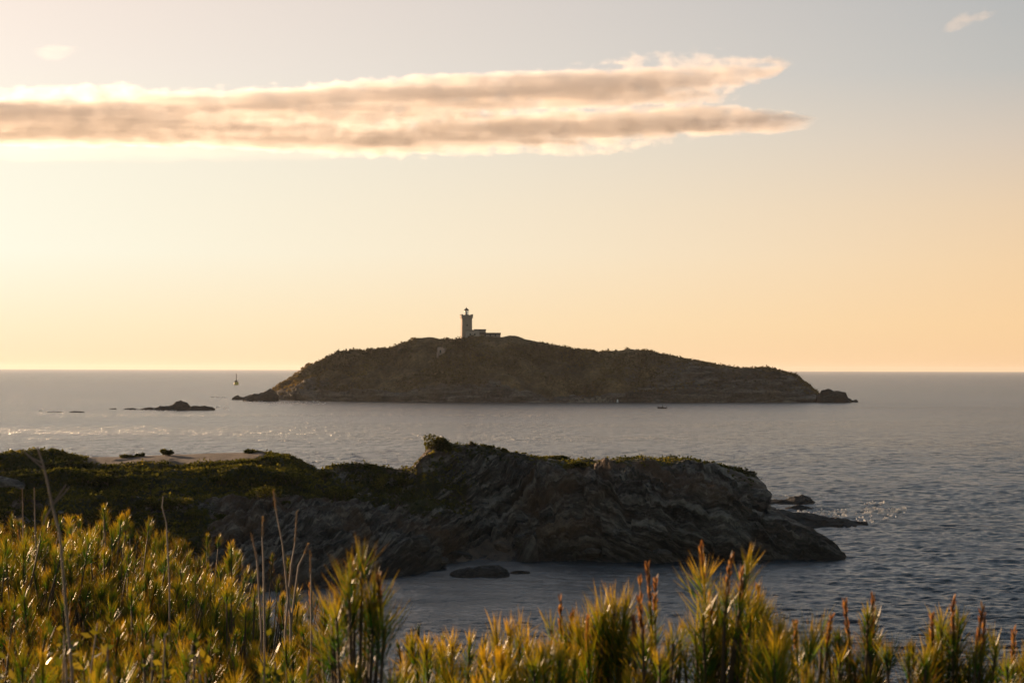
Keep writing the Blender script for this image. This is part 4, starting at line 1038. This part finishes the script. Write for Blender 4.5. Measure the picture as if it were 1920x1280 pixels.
oval_bush(470, 1195, 3.2, 'small-leaved bush low between bare twigs and centre', 93)

# ------------------------------------------------------------------ clouds (real volumes far out)
def cloud(name, label, box, arms, dens, D=7000.0, depth=420.0, nscale=1.0, step=.05, edge=.5, group=None):
    """box = photograph px x0,x1,y0,y1; arms = list of [(px, centre y, half thickness)], weight"""
    x0, x1, y0, y1 = box; sc = D / FPX; c = at1((x0 + x1) / 2, (y0 + y1) / 2, D)
    hw, hh = (x1 - x0) / 2 * sc, (y1 - y0) / 2 * sc
    m, t, b = new_mat(name + '_vapour'); t.n.remove(b)
    vol = t.add('ShaderNodeVolumePrincipled'); t.l.new(vol.outputs[0], t.n['Material Output'].inputs['Volume'])
    vol.inputs['Color'].default_value = (1.0, .945, .925, 1); vol.inputs['Anisotropy'].default_value = .58
    p = objco(t); s = t.add('ShaderNodeSeparateXYZ'); t.l.new(p, s.inputs[0])
    u = t.mapr(s.outputs[0], -hw, hw)
    yy = t.math('DIVIDE', s.outputs[1], depth / 2)
    y2 = t.math('MULTIPLY', yy, yy)
    n1 = t.noise(t.mapping(p, (.8, .8, 1.1)), .017 * nscale, 4, .6, 0)
    n2 = t.noise(t.mapping(p, (.12, .4, 2.0)), .0060 * nscale, 3, .55)
    nz = t.math('ADD', t.math('MULTIPLY', t.math('SUBTRACT', n1, .5), 3.0), t.math('MULTIPLY', t.math('SUBTRACT', n2, .5), 4.6))
    tot = None
    for pts, wgt in arms:
        f = lambda v: [( (a[0] - x0) / (x1 - x0), (v(a),) * 3) for a in pts]
        cz = t.ramp(u, f(lambda a: (y1 - a[1]) / (y1 - y0)))
        th = t.ramp(u, f(lambda a: a[2] / 100))
        zc = t.math('MULTIPLY_ADD', cz, 2 * hh, -hh)
        tm = t.math('MAXIMUM', t.math('MULTIPLY', th, 100 * sc), 1.0)
        r_ = t.math('DIVIDE', t.math('SUBTRACT', s.outputs[2], zc), tm)
        sh = t.math('SUBTRACT', t.math('SUBTRACT', 1.0, t.math('MULTIPLY', r_, r_)), y2)
        sh = t.math('MULTIPLY', t.mapr(t.math('ADD', sh, nz), .12, .12 + edge), wgt)
        sh = t.math('MULTIPLY', sh, t.math('MULTIPLY', t.mapr(tm, 2.0 * sc, 12 * sc), t.mapr(y2, .8, 1.0, 1, 0)))
        tot = sh if tot is None else t.math('MAXIMUM', tot, sh)
    t.l.new(t.math('MULTIPLY', tot, dens), vol.inputs['Density'])
    m.cycles.volume_step_rate = step
    m.cycles.volume_sampling = 'MULTIPLE_IMPORTANCE'
    mb = MB(); mb.box(-hw, hw, -depth / 2, depth / 2, -hh, hh)
    return tag(mb.build(name, m, None, False, tuple(c)), label, 'cloud', group)
cloud('cloud', 'long tan cloud bank splitting into two arms at right', (-700, 1600, 70, 330),
      [([(-700, 205, 40), (0, 208, 42), (400, 210, 45), (700, 197, 48), (1000, 172, 40), (1200, 154, 46), (1300, 147, 41), (1380, 140, 35), (1440, 131, 24), (1490, 120, 0)], 1.0),
       ([(-700, 240, 20), (0, 240, 24), (400, 246, 24), (700, 257, 34), (900, 250, 42), (1100, 243, 40), (1300, 232, 32), (1420, 229, 18), (1500, 228, 8), (1545, 227, 0)], 1.0),
       ([(-700, 282, 20), (0, 280, 20), (400, 280, 17), (680, 280, 12), (800, 282, 0)], .045)], .0086)
cloud('cloud', 'tiny white puff of cloud high at upper left', (60, 180, 70, 120), [([(60, 100, 0), (85, 98, 14), (105, 96, 16), (125, 94, 10), (160, 92, 0)], 1.0)], .0010, 7400, 110, 3.0, .1)
cloud('cloud', 'tiny pink puff of cloud high at upper right', (1765, 1875, 5, 75), [([(1765, 55, 0), (1785, 48, 14), (1805, 36, 16), (1825, 34, 9), (1845, 27, 13), (1875, 24, 0)], 1.0)], .0025, 7300, 110, 3.0, .1)

# ------------------------------------------------------------------ haze
mh, t, b = new_mat('haze_air'); t.n.remove(b)
vol = t.add('ShaderNodeVolumePrincipled'); t.l.new(vol.outputs[0], t.n['Material Output'].inputs['Volume'])
vol.inputs['Color'].default_value = (.95, .93, .92, 1); vol.inputs['Density'].default_value = .000024; vol.inputs['Anisotropy'].default_value = .3
mb = MB(); mb.box(-30500, 30500, -30500, 30500, -4.2, 62)
tag(mb.build('haze', mh), 'thin warm evening haze over the sea', 'haze', kind='stuff')
